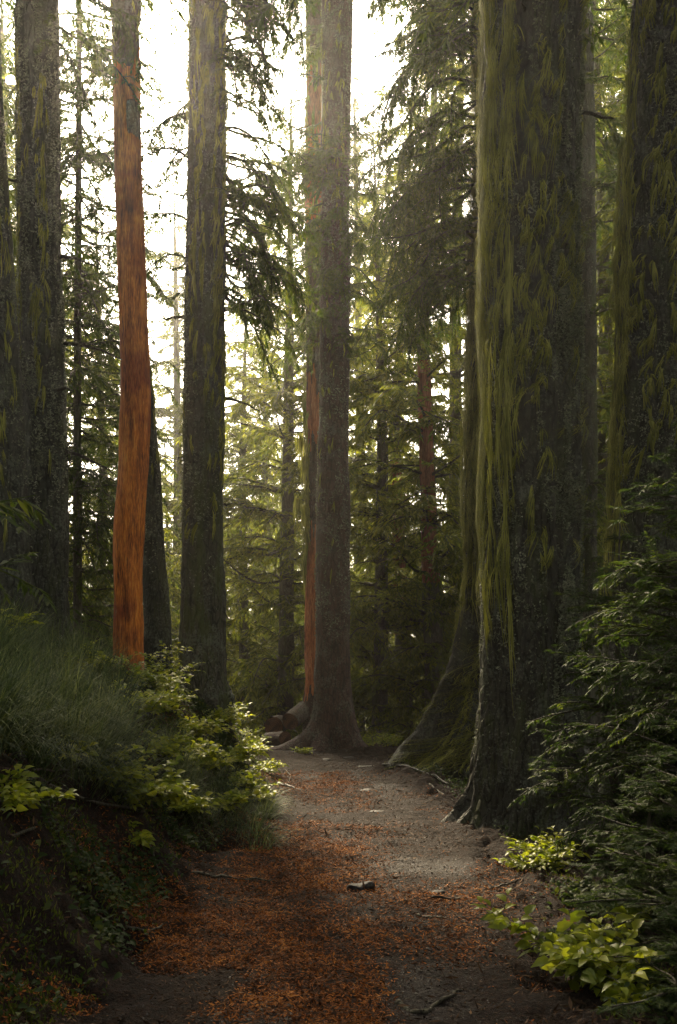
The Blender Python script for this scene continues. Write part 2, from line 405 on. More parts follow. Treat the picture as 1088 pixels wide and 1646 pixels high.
flecks('litter_dark', 'dead_leaf_litter', 'dark brown rotting needles and twigs covering the bank and path edges', 'leaf litter', x, y,
       rng.uniform(.015, .05, len(x)), rng.uniform(.003, .012, len(x)), .003, .45)

# ------------------------------------------------------------------ conifer boughs
def bough(r, L, up=.15, droop=.55, hang=.5, sp=.09, tw=.06, bl=.085, bw=.020, wide=.42, rad=None, needles=False, reps=2):
    """a drooping hemlock bough along +X. returns (wood, foliage)"""
    wd, fo = Geo(), Geo()
    n = 14; t = np.linspace(0, 1, n)
    wob = r.normal(0, .045, 3)
    P = np.stack([L*t*(1 - .12*droop*t*t), L*(wob[0]*np.sin(t*5) + wob[1]*t), L*(up*t - droop*.62*t**2.1) + L*wob[2]*np.sin(t*7)], -1)
    rad = rad or .007 + .007*L
    tube(wd, P, rad * (1 - t) ** .9 + .003, 5)
    T = nrm(np.gradient(P, axis=0))
    pos = np.arange(.10, .99, sp / L)
    B, D, NN, LL = [], [], [], []
    for i, s in enumerate(pos):
        if r.random() < .14: continue
        side = 1 if r.random() < .5 + (.35 if i % 2 else -.35) else -1
        s = s + r.normal(0, .3) * sp / L; s = min(max(s, .05), .99)
        p = np.array([np.interp(s, t, P[:, k]) for k in range(3)]); ax = np.array([np.interp(s, t, T[:, k]) for k in range(3)])
        env = (1 - s) ** .65 * min(1, .35 + s / .35)
        l2 = max(.05, L * wide * env * r.uniform(.35, 1.3))
        a = R(r.uniform(25, 72)) * side
        d = nrm(np.array([ax[0]*math.cos(a) - ax[1]*math.sin(a), ax[0]*math.sin(a) + ax[1]*math.cos(a), ax[2] + r.normal(0, .28)]))
        m = max(3, int(l2 / tw)); q = [p]; dd = d.copy()
        for k in range(m):
            q.append(q[-1] + dd * l2 / m)
            dd = nrm(dd + np.array([0, 0, -1.]) * hang * 1.25 / m + r.normal(0, .11, 3))
        q = np.array(q)
        if l2 > .12: tube(wd, q[::2] if len(q) > 4 else q, np.linspace(.0045 + .003*l2, .0015, len(q[::2]) if len(q) > 4 else len(q)), 3, cap=False)
        tt = nrm(np.gradient(q, axis=0))
        for sd_ in (-1, 1):
            for rep in range(reps):
                kk = len(q)
                u = r.random(kk)[:, None]
                base = q + tt * (u - .5) * (l2 / m)
                an = R(1) * r.uniform(28, 62, kk)[:, None] * sd_
                lat = nrm(np.cross(tt, np.array([0, 0, 1.])))
                dr = tt * np.cos(an) + lat * np.sin(an) + np.array([0, 0, -1.]) * r.uniform(0, hang * .9, (kk, 1))
                B.append(base); D.append(dr); NN.append(np.array([0, 0, 1.]) + r.normal(0, .45, (kk, 3)))
                LL.append(bl * r.uniform(.5, 1.35, kk) * np.linspace(1.15, .65, kk))
        B.append(q[-1:]); D.append(tt[-1:]); NN.append(np.array([[0, 0, 1.]])); LL.append(np.array([bl]))
    B, D, NN, LL = map(np.concatenate, (B, D, NN, LL))
    if not needles:
        kites(fo, B, D, NN, LL, bw * r.uniform(.7, 1.25, len(B)), .42, .12)
    else:
        D = nrm(D); S = nrm(np.cross(D, NN)); m = 7
        for k in range(m):                       # flat combs of single needles on each twiglet
            for sd_ in (-1, 1):
                b = B + D * LL[:, None] * (k + .3) / m
                kites(fo, b, D * .55 + S * sd_ + np.array([0, 0, -.12]), NN, bw * (1 - .45*k/m) * r.uniform(.8, 1.2, len(B)), .0034, .4)
        kites(fo, B, D, NN, LL * 1.08, .0035)
    return wd, fo

def protos(lengths, k, **kw):
    out = {}
    for L in lengths:
        out[L] = [tuple(x.arrays() for x in bough(rng, L, **{a: (rng.uniform(*b) if isinstance(b, tuple) else b) for a, b in kw.items()})) for _ in range(k)]
    return out
MID = protos((.7, 1.2, 1.8, 2.6), 5, up=(.0, .25), droop=(.4, .9), hang=(.5, 1.0), sp=.055, tw=.042, bl=.070, bw=.0145, wide=.48, reps=3)
FAR = protos((.8, 1.5, 2.3, 3.2), 4, up=(.05, .3), droop=(.35, .8), hang=(.3, .8), sp=.10, tw=.070, bl=.14, bw=.034, wide=.46)
BIG = protos((3.0, 4.2), 2, up=(.0, .2), droop=(.3, .6), hang=(.3, .6), sp=.15, tw=.11, bl=.15, bw=.032)

SML = protos((.5, .9, 1.3), 4, up=(.05, .3), droop=(.2, .5), hang=(.15, .4), sp=.042, tw=.032, bl=.060, bw=.012, rad=.007, wide=.5)
YNG = protos((.35, .6, .9), 4, up=(.05, .3), droop=(.15, .4), hang=(.1, .3), sp=.036, tw=.028, bl=.055, bw=.016, needles=True, rad=.006, wide=.5)
def put(gw, gf, bank, p, az, L, pitch=0.0, roll=0.0, exact=False):
    """place a bough at p heading az (0 = +X), pitch up; the nearest prototype is scaled to length L"""
    k = min(bank, key=lambda q: abs(q - L)); (wv, wf, wa), (fv, ff, fa) = bank[k][rng.integers(len(bank[k]))]
    s = L / k
    ca, sa, cp, sp_, cr, sr = math.cos(az), math.sin(az), math.cos(pitch), math.sin(pitch), math.cos(roll), math.sin(roll)
    Rz = np.array([[ca, -sa, 0], [sa, ca, 0], [0, 0, 1]]); Ry = np.array([[cp, 0, -sp_], [0, 1, 0], [sp_, 0, cp]]); Rx = np.array([[1, 0, 0], [0, cr, -sr], [0, sr, cr]])
    Mx = Rz @ Ry @ Rx * s
    gw.add(wv @ Mx.T + p, wf, wa); gf.add(fv @ Mx.T + p, ff, fa)

# ------------------------------------------------------------------ trunks
class Trunk:
    """axis points (x, y, z, r) from the base up; roots = [(angle, reach, height, width)]"""
    def __init__(s, pts, flare=.25, fh=.35, roots=(), lobes=(), rough=.012, seed=0, fine=1.0, bare=None, furrow=0.0):
        s.furrow = furrow
        s.p = np.array(pts, float); s.flare, s.fh, s.roots, s.lobes, s.rough, s.seed, s.fine, s.bare = flare, fh, roots, lobes, rough, seed, fine, bare
        s.z0, s.z1 = s.p[0, 2], s.p[-1, 2]
    def ax(s, z):
        return [np.interp(z, s.p[:, 2], s.p[:, k]) for k in (0, 1, 3)]
    def surf(s, z, th):
        cx, cy, r = s.ax(z); hgt = np.maximum(z - s.z0, 0)
        rr = r * (1 + s.flare * np.exp(-hgt / s.fh))
        for a, reach, h, wdt in s.roots:
            da = (th - a + np.pi) % (2*np.pi) - np.pi
            wv = wdt * (1 + .6*np.exp(-hgt / (h*.5)))
            rr = rr + reach * np.exp(-hgt / h) * np.exp(-(da / wdt) ** 2)
        for a, dep, wdt in s.lobes:
            da = (th - a + np.pi) % (2*np.pi) - np.pi
            rr = rr + dep * np.exp(-(da / wdt) ** 2)
        c, sn = np.cos(th), np.sin(th)
        q = s.rough * (fbm(c*r*7 + 9, sn*r*7, z*1.6, s.seed, 3) * 1.2 + .8*np.abs(vnoise(c*r*26, sn*r*26, z*5, s.seed+7))) + r*.10*vnoise(c*1.3, sn*1.3, z*.5, s.seed+3)
        rr = rr + q * (1 + 2.2*np.exp(-hgt/.7))
        if s.furrow:
            wv = vnoise(c*3 + 4, sn*3, z*.8, s.seed+5)*.5
            k = r*17
            f1 = np.abs(vnoise((th + wv*.25)*k, z*1.3, 0, s.seed+9)); f2 = np.abs(vnoise((th + wv*.2)*k*2.3, z*3.1, 4, s.seed+10))
            rr = rr + s.furrow * (np.minimum(f1*2.2, 1) * .8 + np.minimum(f2*2.2, 1)*.4 - .6) * (1 + 1.5*np.exp(-hgt/.8))
        return np.stack([cx + rr*c, cy + rr*sn, z + 0*c], -1)
    def mesh(s):
        R0 = s.p[0, 3]; k = int(max(20, min(150, R0 * 260 * s.fine)))
        stp = max(.03, .045 / s.fine)
        z = np.concatenate([np.arange(s.z0 - .9, min(s.z1, 10), stp), np.arange(min(s.z1, 10), s.z1 + .3, .5)])
        z = np.unique(np.clip(z, s.z0 - .9, s.z1))
        th = np.arange(k) / k * 2*np.pi
        Z, TH = np.meshgrid(z, th, indexing='ij')
        V = s.surf(Z, TH); n = len(z)
        i = np.arange(n-1)[:, None] * k; j = np.arange(k)[None]; j2 = (j+1) % k
        F = np.stack([i+j, i+j2, i+k+j2, i+k+j], -1).reshape(-1, 4)
        a = s.bare(Z, TH) if s.bare else np.zeros_like(Z)
        g = Geo(); Vr = V.reshape(-1, 3)
        top = np.array([[*[float(q) for q in s.ax(z[-1])[:2]], z[-1] + .02]])
        j = np.arange(k)
        F = np.concatenate([F, np.stack([(n-1)*k + j, (n-1)*k + (j+1) % k, np.full(k, n*k), np.full(k, n*k)], -1)])
        g.add(np.concatenate([Vr, top]), F, np.append(a.ravel(), a.ravel()[-1])); return g
    def samp(s, z, th, off=0.0):
        p = s.surf(z, th); cx, cy, r = s.ax(z)
        nor = nrm(np.stack([p[..., 0] - cx, p[..., 1] - cy, 0*z], -1)); return p + nor * off, nor
CAMSIDE = -math.pi/2                       # the side of a trunk that faces the camera
def lichen_geo(T, n, z0, z1, size=.022, spread=1.75, dens=None, centre=CAMSIDE):
    z = rng.uniform(z0, z1, n); th = centre + rng.uniform(-spread, spread, n)
    cl = fbm(np.cos(th)*3.0, np.sin(th)*3.0, z*2.3, T.seed + 40, 3)
    keep = rng.random(n) < np.clip(.45 + 1.3*cl, .02, 1)
    if dens is not None: keep &= rng.random(n) < dens(z)
    z, th = z[keep], th[keep]; n = len(z); g = Geo()
    p, nor = T.samp(z, th, .004)
    for k in range(3):
        d = nrm(rng.normal(0, 1, (n, 3)) + nor * .55)
        kites(g, p, d, nor + rng.normal(0, .6, (n, 3)), size * rng.uniform(.5, 1.5, n), size * rng.uniform(.3, .8, n), .5)
    return g
def moss_geo(T, n, z0, z1, th0, spread, Lr=(.12, .5), wd=.010, k=6, dens=None, off=.012, streak=False):
    z = rng.uniform(z0, z1, n); th = th0 + rng.uniform(-spread, spread, n)
    cl = vnoise(np.cos(th)*4, np.sin(th)*4, z*.9, T.seed + 60)
    if streak: cl = 1.6*vnoise(th*17 + .6*vnoise(z*.8, 2), z*.22, 0, T.seed + 61) - .05
    keep = rng.random(n) < np.clip(.38 + 1.4*cl, .03, 1)
    if dens is not None: keep &= rng.random(n) < dens(z)
    z, th = z[keep], th[keep]; n = len(z); g = Geo()
    Lc = rng.uniform(*Lr, n) * rng.uniform(.5, 1, n); leanc = rng.normal(-.04, .08, n)
    for j in range(k):
        L = Lc * rng.uniform(.45, 1.1, n); zz = z + rng.normal(0, .02, n); tj = th + rng.normal(0, .022, n)
        lean = rng.normal(0, .05, n) + leanc
        segs = 5; rows = []
        w_ = wd * rng.uniform(.5, 1.3, n)
        for q in range(segs + 1):
            f = q / segs; zq = zz - L*f
            p, nor = T.samp(np.maximum(zq, T.z0 - .2), tj + lean*f + .012*np.sin(6*f + z*9 + j), 0)
            p[:, 2] = zq
            side = np.stack([-nor[:, 1], nor[:, 0], 0*z], -1)
            prof = math.sin(math.pi * min(1, .15 + .8*f)) ** .8
            o_ = off * (1 + rng.random(n)*.8) * (.3 + 1.2*math.sin(math.pi*f))
            p = p + nor * o_[:, None]
            ww = (w_ * prof)[:, None] * .5 + .0005
            rows.append(np.stack([p - side*ww, p + side*ww], 1))
        V = np.stack(rows, 1).reshape(-1, 3)
        b = np.arange(n)[:, None] * (2*(segs+1)); kk = np.arange(segs)[None]*2
        g.add(V, np.stack([b+kk, b+kk+1, b+kk+3, b+kk+2], -1).reshape(-1, 4))
    return g
def axis_from_px(rows, d, extra_top=14.0):
    """rows of (py, left px, right px) at distance d, from the base up"""
    pts = []
    for py, a, b in rows:
        c = W((a + b) / 2, py, d); pts.append((c[0], d, c[2], (b - a) / 2 * d / FPX))
    x, y, z, r = pts[-1]; x2, _, z2, r2 = pts[-3] if len(pts) > 2 else pts[0]
    sx = (x - x2) / (z - z2)
    pts.append((x + sx * (extra_top - z), y, extra_top, r * .8)) if extra_top > z else None
    return pts
def rb(gw, gf, T, n, d, py, az, spread, Lr, pit, side=0.0, bank=None):
    for _ in range(n):
        z = CH + (HOR - rng.uniform(*py))*d/FPX; cx, cy, r = T.ax(z); a = az + rng.uniform(-spread, spread)
        put(gw, gf, bank or MID, np.array([cx + side*r*.7 + .3*r*math.cos(a), cy + .4*r*math.sin(a), z]), a, rng.uniform(*Lr), rng.uniform(*pit), rng.uniform(-.3, .3))
def top_crown(gw, gf, T, z0, z1, Lm, step=.55, per=4):
    for z in np.arange(z0, z1, step):
        for q in range(per):
            cx, cy, r = T.ax(z); L = Lm * (1 - .55*(z - z0)/(z1 - z0)) * rng.uniform(.7, 1.1)
            put(gw, gf, BIG, np.array([cx, cy, z + rng.uniform(-.2, .2)]), rng.uniform(0, 2*np.pi), L, rng.uniform(-.2, .15))
def make_tree(name, T, bark, label, cat='tree', group=None, boughs=None, lichen=None, moss=None, crown=None, needles='needles'):
    base = np.array([T.p[0, 0], T.p[0, 1], T.p[0, 2]])
    root = empty(name, base, label, cat, group)
    def part(g, n, m, **kw):
        o = g.build(n, m, root, **kw); o.location = -base; return o
    part(T.mesh(), 'trunk', M[bark])
    if boughs or crown:
        gw, gf = Geo(), Geo()
        if boughs: boughs(gw, gf, T)
        if gf.v: 
            part(gw, 'branches', M['twig']); part(gf, 'foliage', M[needles], smooth=False)
        gw, gf = Geo(), Geo()
        if crown:
            top_crown(gw, gf, T, *crown)
            v, f, a = gw.arrays(); part(gw, 'crown_limbs', M['twig']); part(gf, 'crown', M[needles], smooth=False)
    if lichen is not None and lichen.v: part(lichen, 'lichen', M['lichen'], smooth=False)
    if moss is not None and moss.v: part(moss, 'hanging_moss', M['moss'])
    return root
def hi(z0, z1):                            # density rising from z0 to z1
    return lambda z: .04 + .96*ss((z - z0)/(z1 - z0))

def dead(root, T, items):
    for z, az, L, up in items:
        cx, cy, r = T.ax(z); d = np.array([math.cos(az), math.sin(az), up]); p = np.array([cx, cy, z]) + d*r*.9
        t = np.linspace(0, 1, 7)[:, None]; P = p + d*L*t + np.array([0, 0, -.25*L])*t*t + rng.normal(0, .012, (7, 3))*t
        g = Geo(); tube(g, P, np.linspace(.022, .006, 7)*(1 + .4*L), 6)
        o = g.build('dead_branch', M['twig'], root); o.location = -np.array([T.p[0, 0], T.p[0, 1], T.p[0, 2]])
# --- the giant on the right of the path and the buttressed one behind it
T = Trunk([(1.80, 9.5, -.05, .46), (1.82, 9.5, 1.0, .44), (1.84, 9.5, 4, .435), (1.84, 9.5, 8.5, .43), (1.8, 9.5, 19, .3)], .10, .25,
          roots=[(math.pi*1.02, .22, .22, .5), (-2.3, .14, .2, .3), (-.9, .16, .25, .35), (0.1, .15, .3, .4)],
          lobes=[(-1.12, -.055, .10), (-2.2, -.03, .14), (-.55, .03, .3)], rough=.020, seed=3, fine=1.5, furrow=.026)
lg = lichen_geo(T, 26000, .6, 8.6, .026, 1.7, hi(.4, 3.4)); lg.addgeo(lichen_geo(T, 22000, .8, 8.6, .026, .45, hi(.2, 2), -.75))
mg = moss_geo(T, 780, 2.2, 9.2, -2.8, .65, (.4, 1.5), .010, 6, hi(1.8, 4.2), .03, True)
mg.addgeo(moss_geo(T, 520, 2.4, 8.8, -1.5, .95, (.12, .42), .008, 9, hi(1.8, 5), .03))
rt = make_tree('giant_conifer', T, 'bark_giant', 'huge dark trunk nearest the path on its right side, lichen flecked and fluted', lichen=lg, moss=mg, crown=(9.6, 18, 3.6))

dead(rt, T, [(6.75, .1, .45, .1), (5.3, -1.0, .10, .1), (4.4, -2.0, .08, 0), (7.4, -1.9, .12, .2)])
def bA(gw, gf, T):
    for py, tx, L, pit in ((-60, 0, 2.2, .1), (60, 0, 2.1, -.25), (165, 0, 2.0, -.35), (170, .3, 1.7, -.3), (300, -.2, 1.6, -.25), (300, .5, 1.5, -.3), (390, .1, 1.5, -.3), (60, .8, 2.2, -.1), (430, .4, 1.3, -.1), (380, .9, 1.3, -.2), (240, .9, 1.9, -.3)):
        z = CH + (HOR - py)*14.5/FPX; cx, cy, r = T.ax(z)
        put(gw, gf, MID, np.array([cx - r*.85, cy - r*.3, z]), math.pi + tx - .15, L, pit)
    rb(gw, gf, T, 62, 14.5, (-100, 480), math.pi + .1, .85, (1.1, 2.4), (-.55, -.05), -1)
T = Trunk([(2.50, 14.5, .05, .60), (2.52, 14.5, 2, .58), (2.56, 14.5, 5, .58), (2.6, 14.5, 11.5, .56), (2.6, 14.5, 21, .35)], .12, .6,
          roots=[(math.pi*1.05, 1.15, 1.2, .26), (-2.55, .75, .55, .20), (-2.15, .45, .4, .16), (-1.7, .4, .5, .3), (.2, .5, .6, .4)],
          lobes=[(-2.6, -.05, .16)], rough=.035, seed=11, fine=1.1, furrow=.04)
lg = lichen_geo(T, 9000, .6, 11, .024, .9, hi(0, 3.5), -2.5)
mg = moss_geo(T, 1500, 2.8, 12, -2.75, .65, (.6, 2.0), .014, 6, hi(2.4, 4.5), .04, True)
mg.addgeo(moss_geo(T, 3200, .1, 3.4, math.pi, .9, (.05, .25), .013, 6, None, .022))
make_tree('buttressed_conifer', T, 'bark_giant', 'massive old trunk behind the nearest giant, its mossy root buttress sweeping left to the path', lichen=lg, moss=mg, boughs=bA, crown=(12.5, 20, 3.6))

T = Trunk([W(1048, 1240, 11).tolist() + [.50], W(1050, 750, 11).tolist() + [.46], W(1066, 400, 11).tolist() + [.46], W(1086, 0, 11).tolist() + [.45], W(1110, -600, 11).tolist() + [.4], W(1120, -1300, 11).tolist() + [.25]],
          .2, .4, lobes=[(-1.3, -.05, .12), (-2.4, .03, .2)], rough=.022, seed=21, furrow=.026)
lg = lichen_geo(T, 15000, 1.2, 9, .028, 1.15, hi(1, 3))
mg = moss_geo(T, 450, 2.4, 9.2, -2.85, .35, (.4, 1.3), .011, 6, hi(2, 3.6), .035, True); mg.addgeo(moss_geo(T, 620, 3.0, 9.2, -1.7, 1.0, (.15, .5), .017, 6, hi(2.6, 5), .03))
make_tree('giant_conifer', T, 'bark_giant', 'broad trunk at the right edge of the picture hung with long yellow moss', lichen=lg, moss=mg, crown=(10, 17, 3.2))

def bD(gw, gf, T):
    for z in np.arange(3.5, 16, .5):
        for q in range(3):
            cx, cy, r = T.ax(z); put(gw, gf, FAR, np.array([cx, cy, z]), rng.uniform(0, 6.28), rng.uniform(1, 2.2), rng.uniform(-.3, .1))
T = Trunk([W(943, 1200, 19).tolist() + [.21], W(944, 700, 19).tolist() + [.18], W(940, 0, 19).tolist() + [.15], W(940, -300, 19).tolist() + [.10]], .2, .4, rough=.012, seed=27, fine=.8)
mg = moss_geo(T, 260, 1.5, 14, -2.6, .5, (.2, .8), .016, 5, None, .02)
make_tree('slender_conifer', T, 'bark_fir', 'thin pale trunk seen in the gap between the nearest giant and the edge trunk', lichen=lichen_geo(T, 1500, 1, 14, .03), moss=mg, boughs=bD)

# --- the left group
T = Trunk(axis_from_px([(990, -12, 48), (800, -24, 42), (560, -36, 30), (250, -52, 9), (0, -70, -8)], 10.5, 13), .15, .3, rough=.014, seed=31)
make_tree('bank_conifer', T, 'bark_left', 'leaning dark trunk cut by the left edge of the picture', lichen=lichen_geo(T, 7000, 2.5, 8, .022, 1.5, hi(2.6, 5)), moss=moss_geo(T, 120, 3, 8, -1.2, .8, (.15, .5), .01, 5), crown=(9.5, 14, 2.6))
def bL2(gw, gf, T):
    for py, az, L, pit in ((60, -.1, 1.3, -.5), (20, .3, 1.5, -.4), (-30, -.2, 1.6, -.4), (120, .5, 1.1, -.5), (-60, .1, 1.8, -.5), (-40, math.pi + .2, .9, -.4), (420, math.pi, .5, -.4)):
        z = CH + (HOR - py)*11.5/FPX; cx, cy, r = T.ax(z); put(gw, gf, MID, np.array([cx, cy, z]), az, L, pit)
T = Trunk(axis_from_px([(1020, 42, 112), (800, 38, 107), (560, 33, 102), (300, 30, 95), (0, 27, 92)], 11.5, 17), .12, .3, rough=.014, seed=35, fine=1.2, furrow=.014)
rt = make_tree('bank_conifer', T, 'bark_left', 'thick lichen covered trunk left of the red stripped trunk, standing behind the sedge',
          lichen=lichen_geo(T, 20000, 2.4, 9, .024, 1.7, hi(2.6, 5)), moss=moss_geo(T, 330, 3.6, 9, -1.9, 1.0, (.12, .45), .010, 6, hi(3, 6)), boughs=bL2, crown=(10.2, 16, 3.0))

dead(rt, T, [(6.2, -.3, .5, -.1), (5.2, 0, .7, 0), (4.6, -.6, .3, .1), (7, -2.4, .2, 0), (4.0, -.1, .6, -.2)])
def bareS(Z, TH):
    ed = 8.95 + .35*np.cos(TH*1.0 - 1.2) + .2*vnoise(np.cos(TH)*2, np.sin(TH)*2, Z, 3)
    return np.where(Z < ed, 1.3, -.5) - 1.1*np.exp(-((Z - 8.0)/.28)**4)*ss((np.cos(TH + .7) - .55)/.3)
cx_ = lambda px, py, d, r: W(px, py, d).tolist() + [r]
T = Trunk([cx_(208, 1085, 12, .168), cx_(206, 900, 12, .166), cx_(209, 820, 12, .165), cx_(215, 740, 12, .168), cx_(218, 640, 12, .172), cx_(215, 540, 12, .168), cx_(206, 280, 12, .166), cx_(202, 40, 12, .158), cx_(202, 25, 12, .180), cx_(201, -60, 12, .20), cx_(200, -400, 12, .15)],
          .10, .2, rough=.006, seed=41, fine=2.2, bare=bareS, furrow=.006)
make_tree('stripped_tree', T, 'snag', 'tall tree stripped to glowing orange-red wood, bark left only at its top', moss=moss_geo(T, 90, 8.7, 10.3, -1.57, 1.6, (.1, .3), .010, 6), crown=(10.6, 12, 1.8))
T = Trunk([cx_(256, 1100, 14, .20), cx_(247, 900, 14, .165), cx_(240, 760, 14, .16), cx_(231, 640, 14, .145), cx_(223, 560, 14, .13), cx_(207, 300, 14, .11), cx_(200, 0, 14, .09)], .12, .25, rough=.010, seed=45, fine=1.2)
make_tree('slender_conifer', T, 'bark_left', 'slim dark trunk half hidden just right behind the red stripped trunk', lichen=lichen_geo(T, 2500, 2.2, 8, .022, 1.6, hi(2, 4)), moss=moss_geo(T, 60, 3.5, 8, -.6, .8, (.15, .4), .01, 5))
def bL5(gw, gf, T):
    for py, az, L, pit, sd_ in ((-40, .1, 1.15, -.75, 1), (-90, -.2, 1.5, -.55, 1), (30, .3, 1.2, -.85, 1), (150, 0, 1.0, -.55, 1), (250, -.3, .9, -.4, 1), (330, .2, 1.25, -.35, 1), (300, -.4, 1.1, -.45, 1), (-60, -.5, 1.7, -.35, 1), (410, -.1, 1.0, -.25, 1),
                           (380, .35, 1.2, -.3, 1), (430, .1, .8, -.4, 1), (-120, .1, 1.9, -.45, 1),
                           (180, math.pi, .75, -.25, -1), (360, math.pi + .3, .85, .1, -1)):
        z = CH + (HOR - py)*13/FPX; cx, cy, r = T.ax(z); put(gw, gf, MID, np.array([cx + sd_*r*.7, cy, z]), az, L, pit)
    rb(gw, gf, T, 22, 13, (-110, 200), 0, .9, (.9, 1.7), (-.8, -.3), 1)
    rb(gw, gf, T, 40, 13, (200, 520), 0, .9, (.7, 1.5), (-.55, -.1), 1)
    rb(gw, gf, T, 16, 13, (150, 540), math.pi, 1.2, (.35, .8), (-.6, .1), -1)
T = Trunk(axis_from_px([(1118, 287, 358), (1050, 289, 356), (900, 292, 356), (700, 295, 358), (400, 299, 361), (0, 303, 362)], 13, 19), .10, .2,
          roots=[(-.5, .12, .16, .35)], rough=.012, seed=51, fine=1.3, furrow=.010)
rt = make_tree('bank_conifer', T, 'bark_fir', 'straight mossy trunk at the end of the bank against the white sky',
          lichen=lichen_geo(T, 9000, 2.2, 10.5, .024, 1.7, hi(2.2, 4)), moss=moss_geo(T, 1000, 3.2, 10.8, -1.57, 1.7, (.15, .55), .014, 6, hi(2.6, 6), .02), boughs=bL5, crown=(11, 18, 3.0))

dead(rt, T, [(5.0, 0, .5, -.1), (6.0, math.pi, .4, .1), (3.6, .2, .12, 0), (4.2, math.pi, .1, 0), (7.2, -1.2, .15, 0)])
# thin hemlock filling the gap on the left
def bfill(zs, step, per, Lr, az0, aspread, bank, pit=(-.35, .1)):
    def f(gw, gf, T):
        for z in np.arange(*zs, step):
            for q in range(per):
                cx, cy, r = T.ax(z); put(gw, gf, bank, np.array([cx, cy, z + rng.uniform(-.1, .1)]), az0 + rng.uniform(-aspread, aspread), rng.uniform(*Lr), rng.uniform(*pit))
    return f
T = Trunk([cx_(125, 1030, 16, .075), cx_(124, 600, 16, .06), cx_(128, 0, 16, .04), cx_(128, -100, 16, .03)], .2, .2, rough=.004, seed=55)
make_tree('young_hemlock', T, 'bark_far', 'slender hemlock with dark drooping boughs between the lichen trunk and the red stripped trunk', boughs=bfill((1.9, 12), .24, 4, (.7, 1.7), 0, 3.14, MID))
T = Trunk([cx_(205, 1090, 17.5, .10), cx_(200, 500, 17.5, .08), cx_(196, 0, 17.5, .06), cx_(196, -150, 17.5, .04)], .2, .2, rough=.004, seed=57)
make_tree('young_hemlock', T, 'bark_far', 'hemlock behind the red stripped trunk, boughs reaching out on both sides of it', boughs=bfill((1.6, 12.6), .30, 3, (.6, 1.35), 0, 3.14, MID))
T = Trunk([cx_(-60, 1000, 15, .12), cx_(-55, 0, 15, .06)], .2, .2, rough=.004, seed=58)
make_tree('young_hemlock', T, 'bark_far', 'hemlock whose boughs show left of the thick lichen trunk at the edge', boughs=bfill((3.0, 11.4), .30, 3, (.8, 1.5), 0, 3.14, MID))

# --- the pair in the middle
def bC1(gw, gf, T):
    for py, az, L, pit in ((235, -2.4, .9, -.1), (260, -1.9, .8, -.4), (225, -1.1, .9, -.2), (285, -.5, .8, -.3), (330, -2.7, .8, -.4), (345, -1.5, .7, -.5), (390, -2.2, .9, -.4), (400, -.8, .8, -.3), (240, 2.9, 1.0, -.3), (430, -2.9, .8, -.2), (350, 3.1, .9, -.4),
                           (300, -.2, 1.0, -.3), (470, -.3, .8, -.3), (180, 3.0, .9, -.5), (450, -1.6, .55, -.5), (270, -2.9, 1.1, -.5), (400, 2.7, 1.0, -.4), (520, -.1, .9, -.2)):
        z = CH + (HOR - py)*18/FPX; cx, cy, r = T.ax(z); put(gw, gf, MID, np.array([cx + .6*r*math.cos(az), cy + .6*r*math.sin(az), z]), az, L*1.15, pit)
    rb(gw, gf, T, 50, 18, (200, 540), -2.4, 1.3, (.7, 1.4), (-.5, 0)); rb(gw, gf, T, 26, 18, (210, 560), -.6, .8, (.5, 1.2), (-.5, 0)); rb(gw, gf, T, 8, 18, (-80, 120), 3.1, .8, (.7, 1.3), (-.6, -.1))
T = Trunk(axis_from_px([(1205, 507, 572), (1100, 508, 562), (1000, 509, 561), (800, 510, 561), (600, 514, 561), (300, 517, 563), (0, 518, 566)], 18, 22), .12, .3,
          roots=[(math.pi*1.02, .85, .20, .28), (-2.3, .3, .16, .3), (-.6, .25, .25, .35)], rough=.012, seed=61, fine=1.15, furrow=.010)
make_tree('path_conifer', T, 'bark_red', 'reddish scaly trunk in the centre where the path bends, with a root reaching left',
          lichen=lichen_geo(T, 11000, 2, 13.5, .028, 1.7, hi(0, 3)), moss=moss_geo(T, 260, 3, 13.5, -2.0, 1.2, (.15, .45), .014, 5, hi(2, 6)), boughs=bC1, crown=(14.5, 21, 3.0))
def bareC(Z, TH):
    Z = Z + .35*vnoise(TH*5, Z*.7, 0, 3) + .2*vnoise(TH*13, Z*2, 0, 4)
    left = np.cos(TH - math.radians(215))
    a = ((Z > 8.9*1.12) & (Z < 13.0)) * 1.0; b = ((Z > 5.9) & (Z < 7.1)) * 1.0; c = ((Z > .9) & (Z < 4.1)) * 1.0
    return np.clip(a*1.2 + np.maximum(b, c) * (left > .1) * 1.2, -1, 1.2)
T = Trunk([cx_(502, 1180, 19.6, .17), cx_(504, 1000, 19.6, .16), cx_(506, 700, 19.6, .16), cx_(505, 300, 19.6, .17), cx_(504, 0, 19.6, .16), cx_(504, -300, 19.6, .14)], .25, .3, rough=.012, seed=66, fine=1.2, bare=bareC)
mg = moss_geo(T, 300, 3.6, 7.5, math.pi, 1.1, (.4, 1.3), .020, 7, None, .035); mg.addgeo(moss_geo(T, 200, 7.5, 14, -2.4, 1.2, (.3, .9), .018, 6, None, .03))
for py, px in ((700, 482), (735, 488), (800, 478), (815, 490)):      # moss swags on dead twigs
    p = W(px, py, 19.4); n = 40
    strips(mg, p + rng.normal(0, .035, (n, 3)), np.tile([0, 0, -1.], (n, 1)) + rng.normal(0, .1, (n, 3)), rng.normal(0, 1, (n, 3)) * [1, .3, 0], rng.uniform(.2, .6, n), .02, 4, .3)
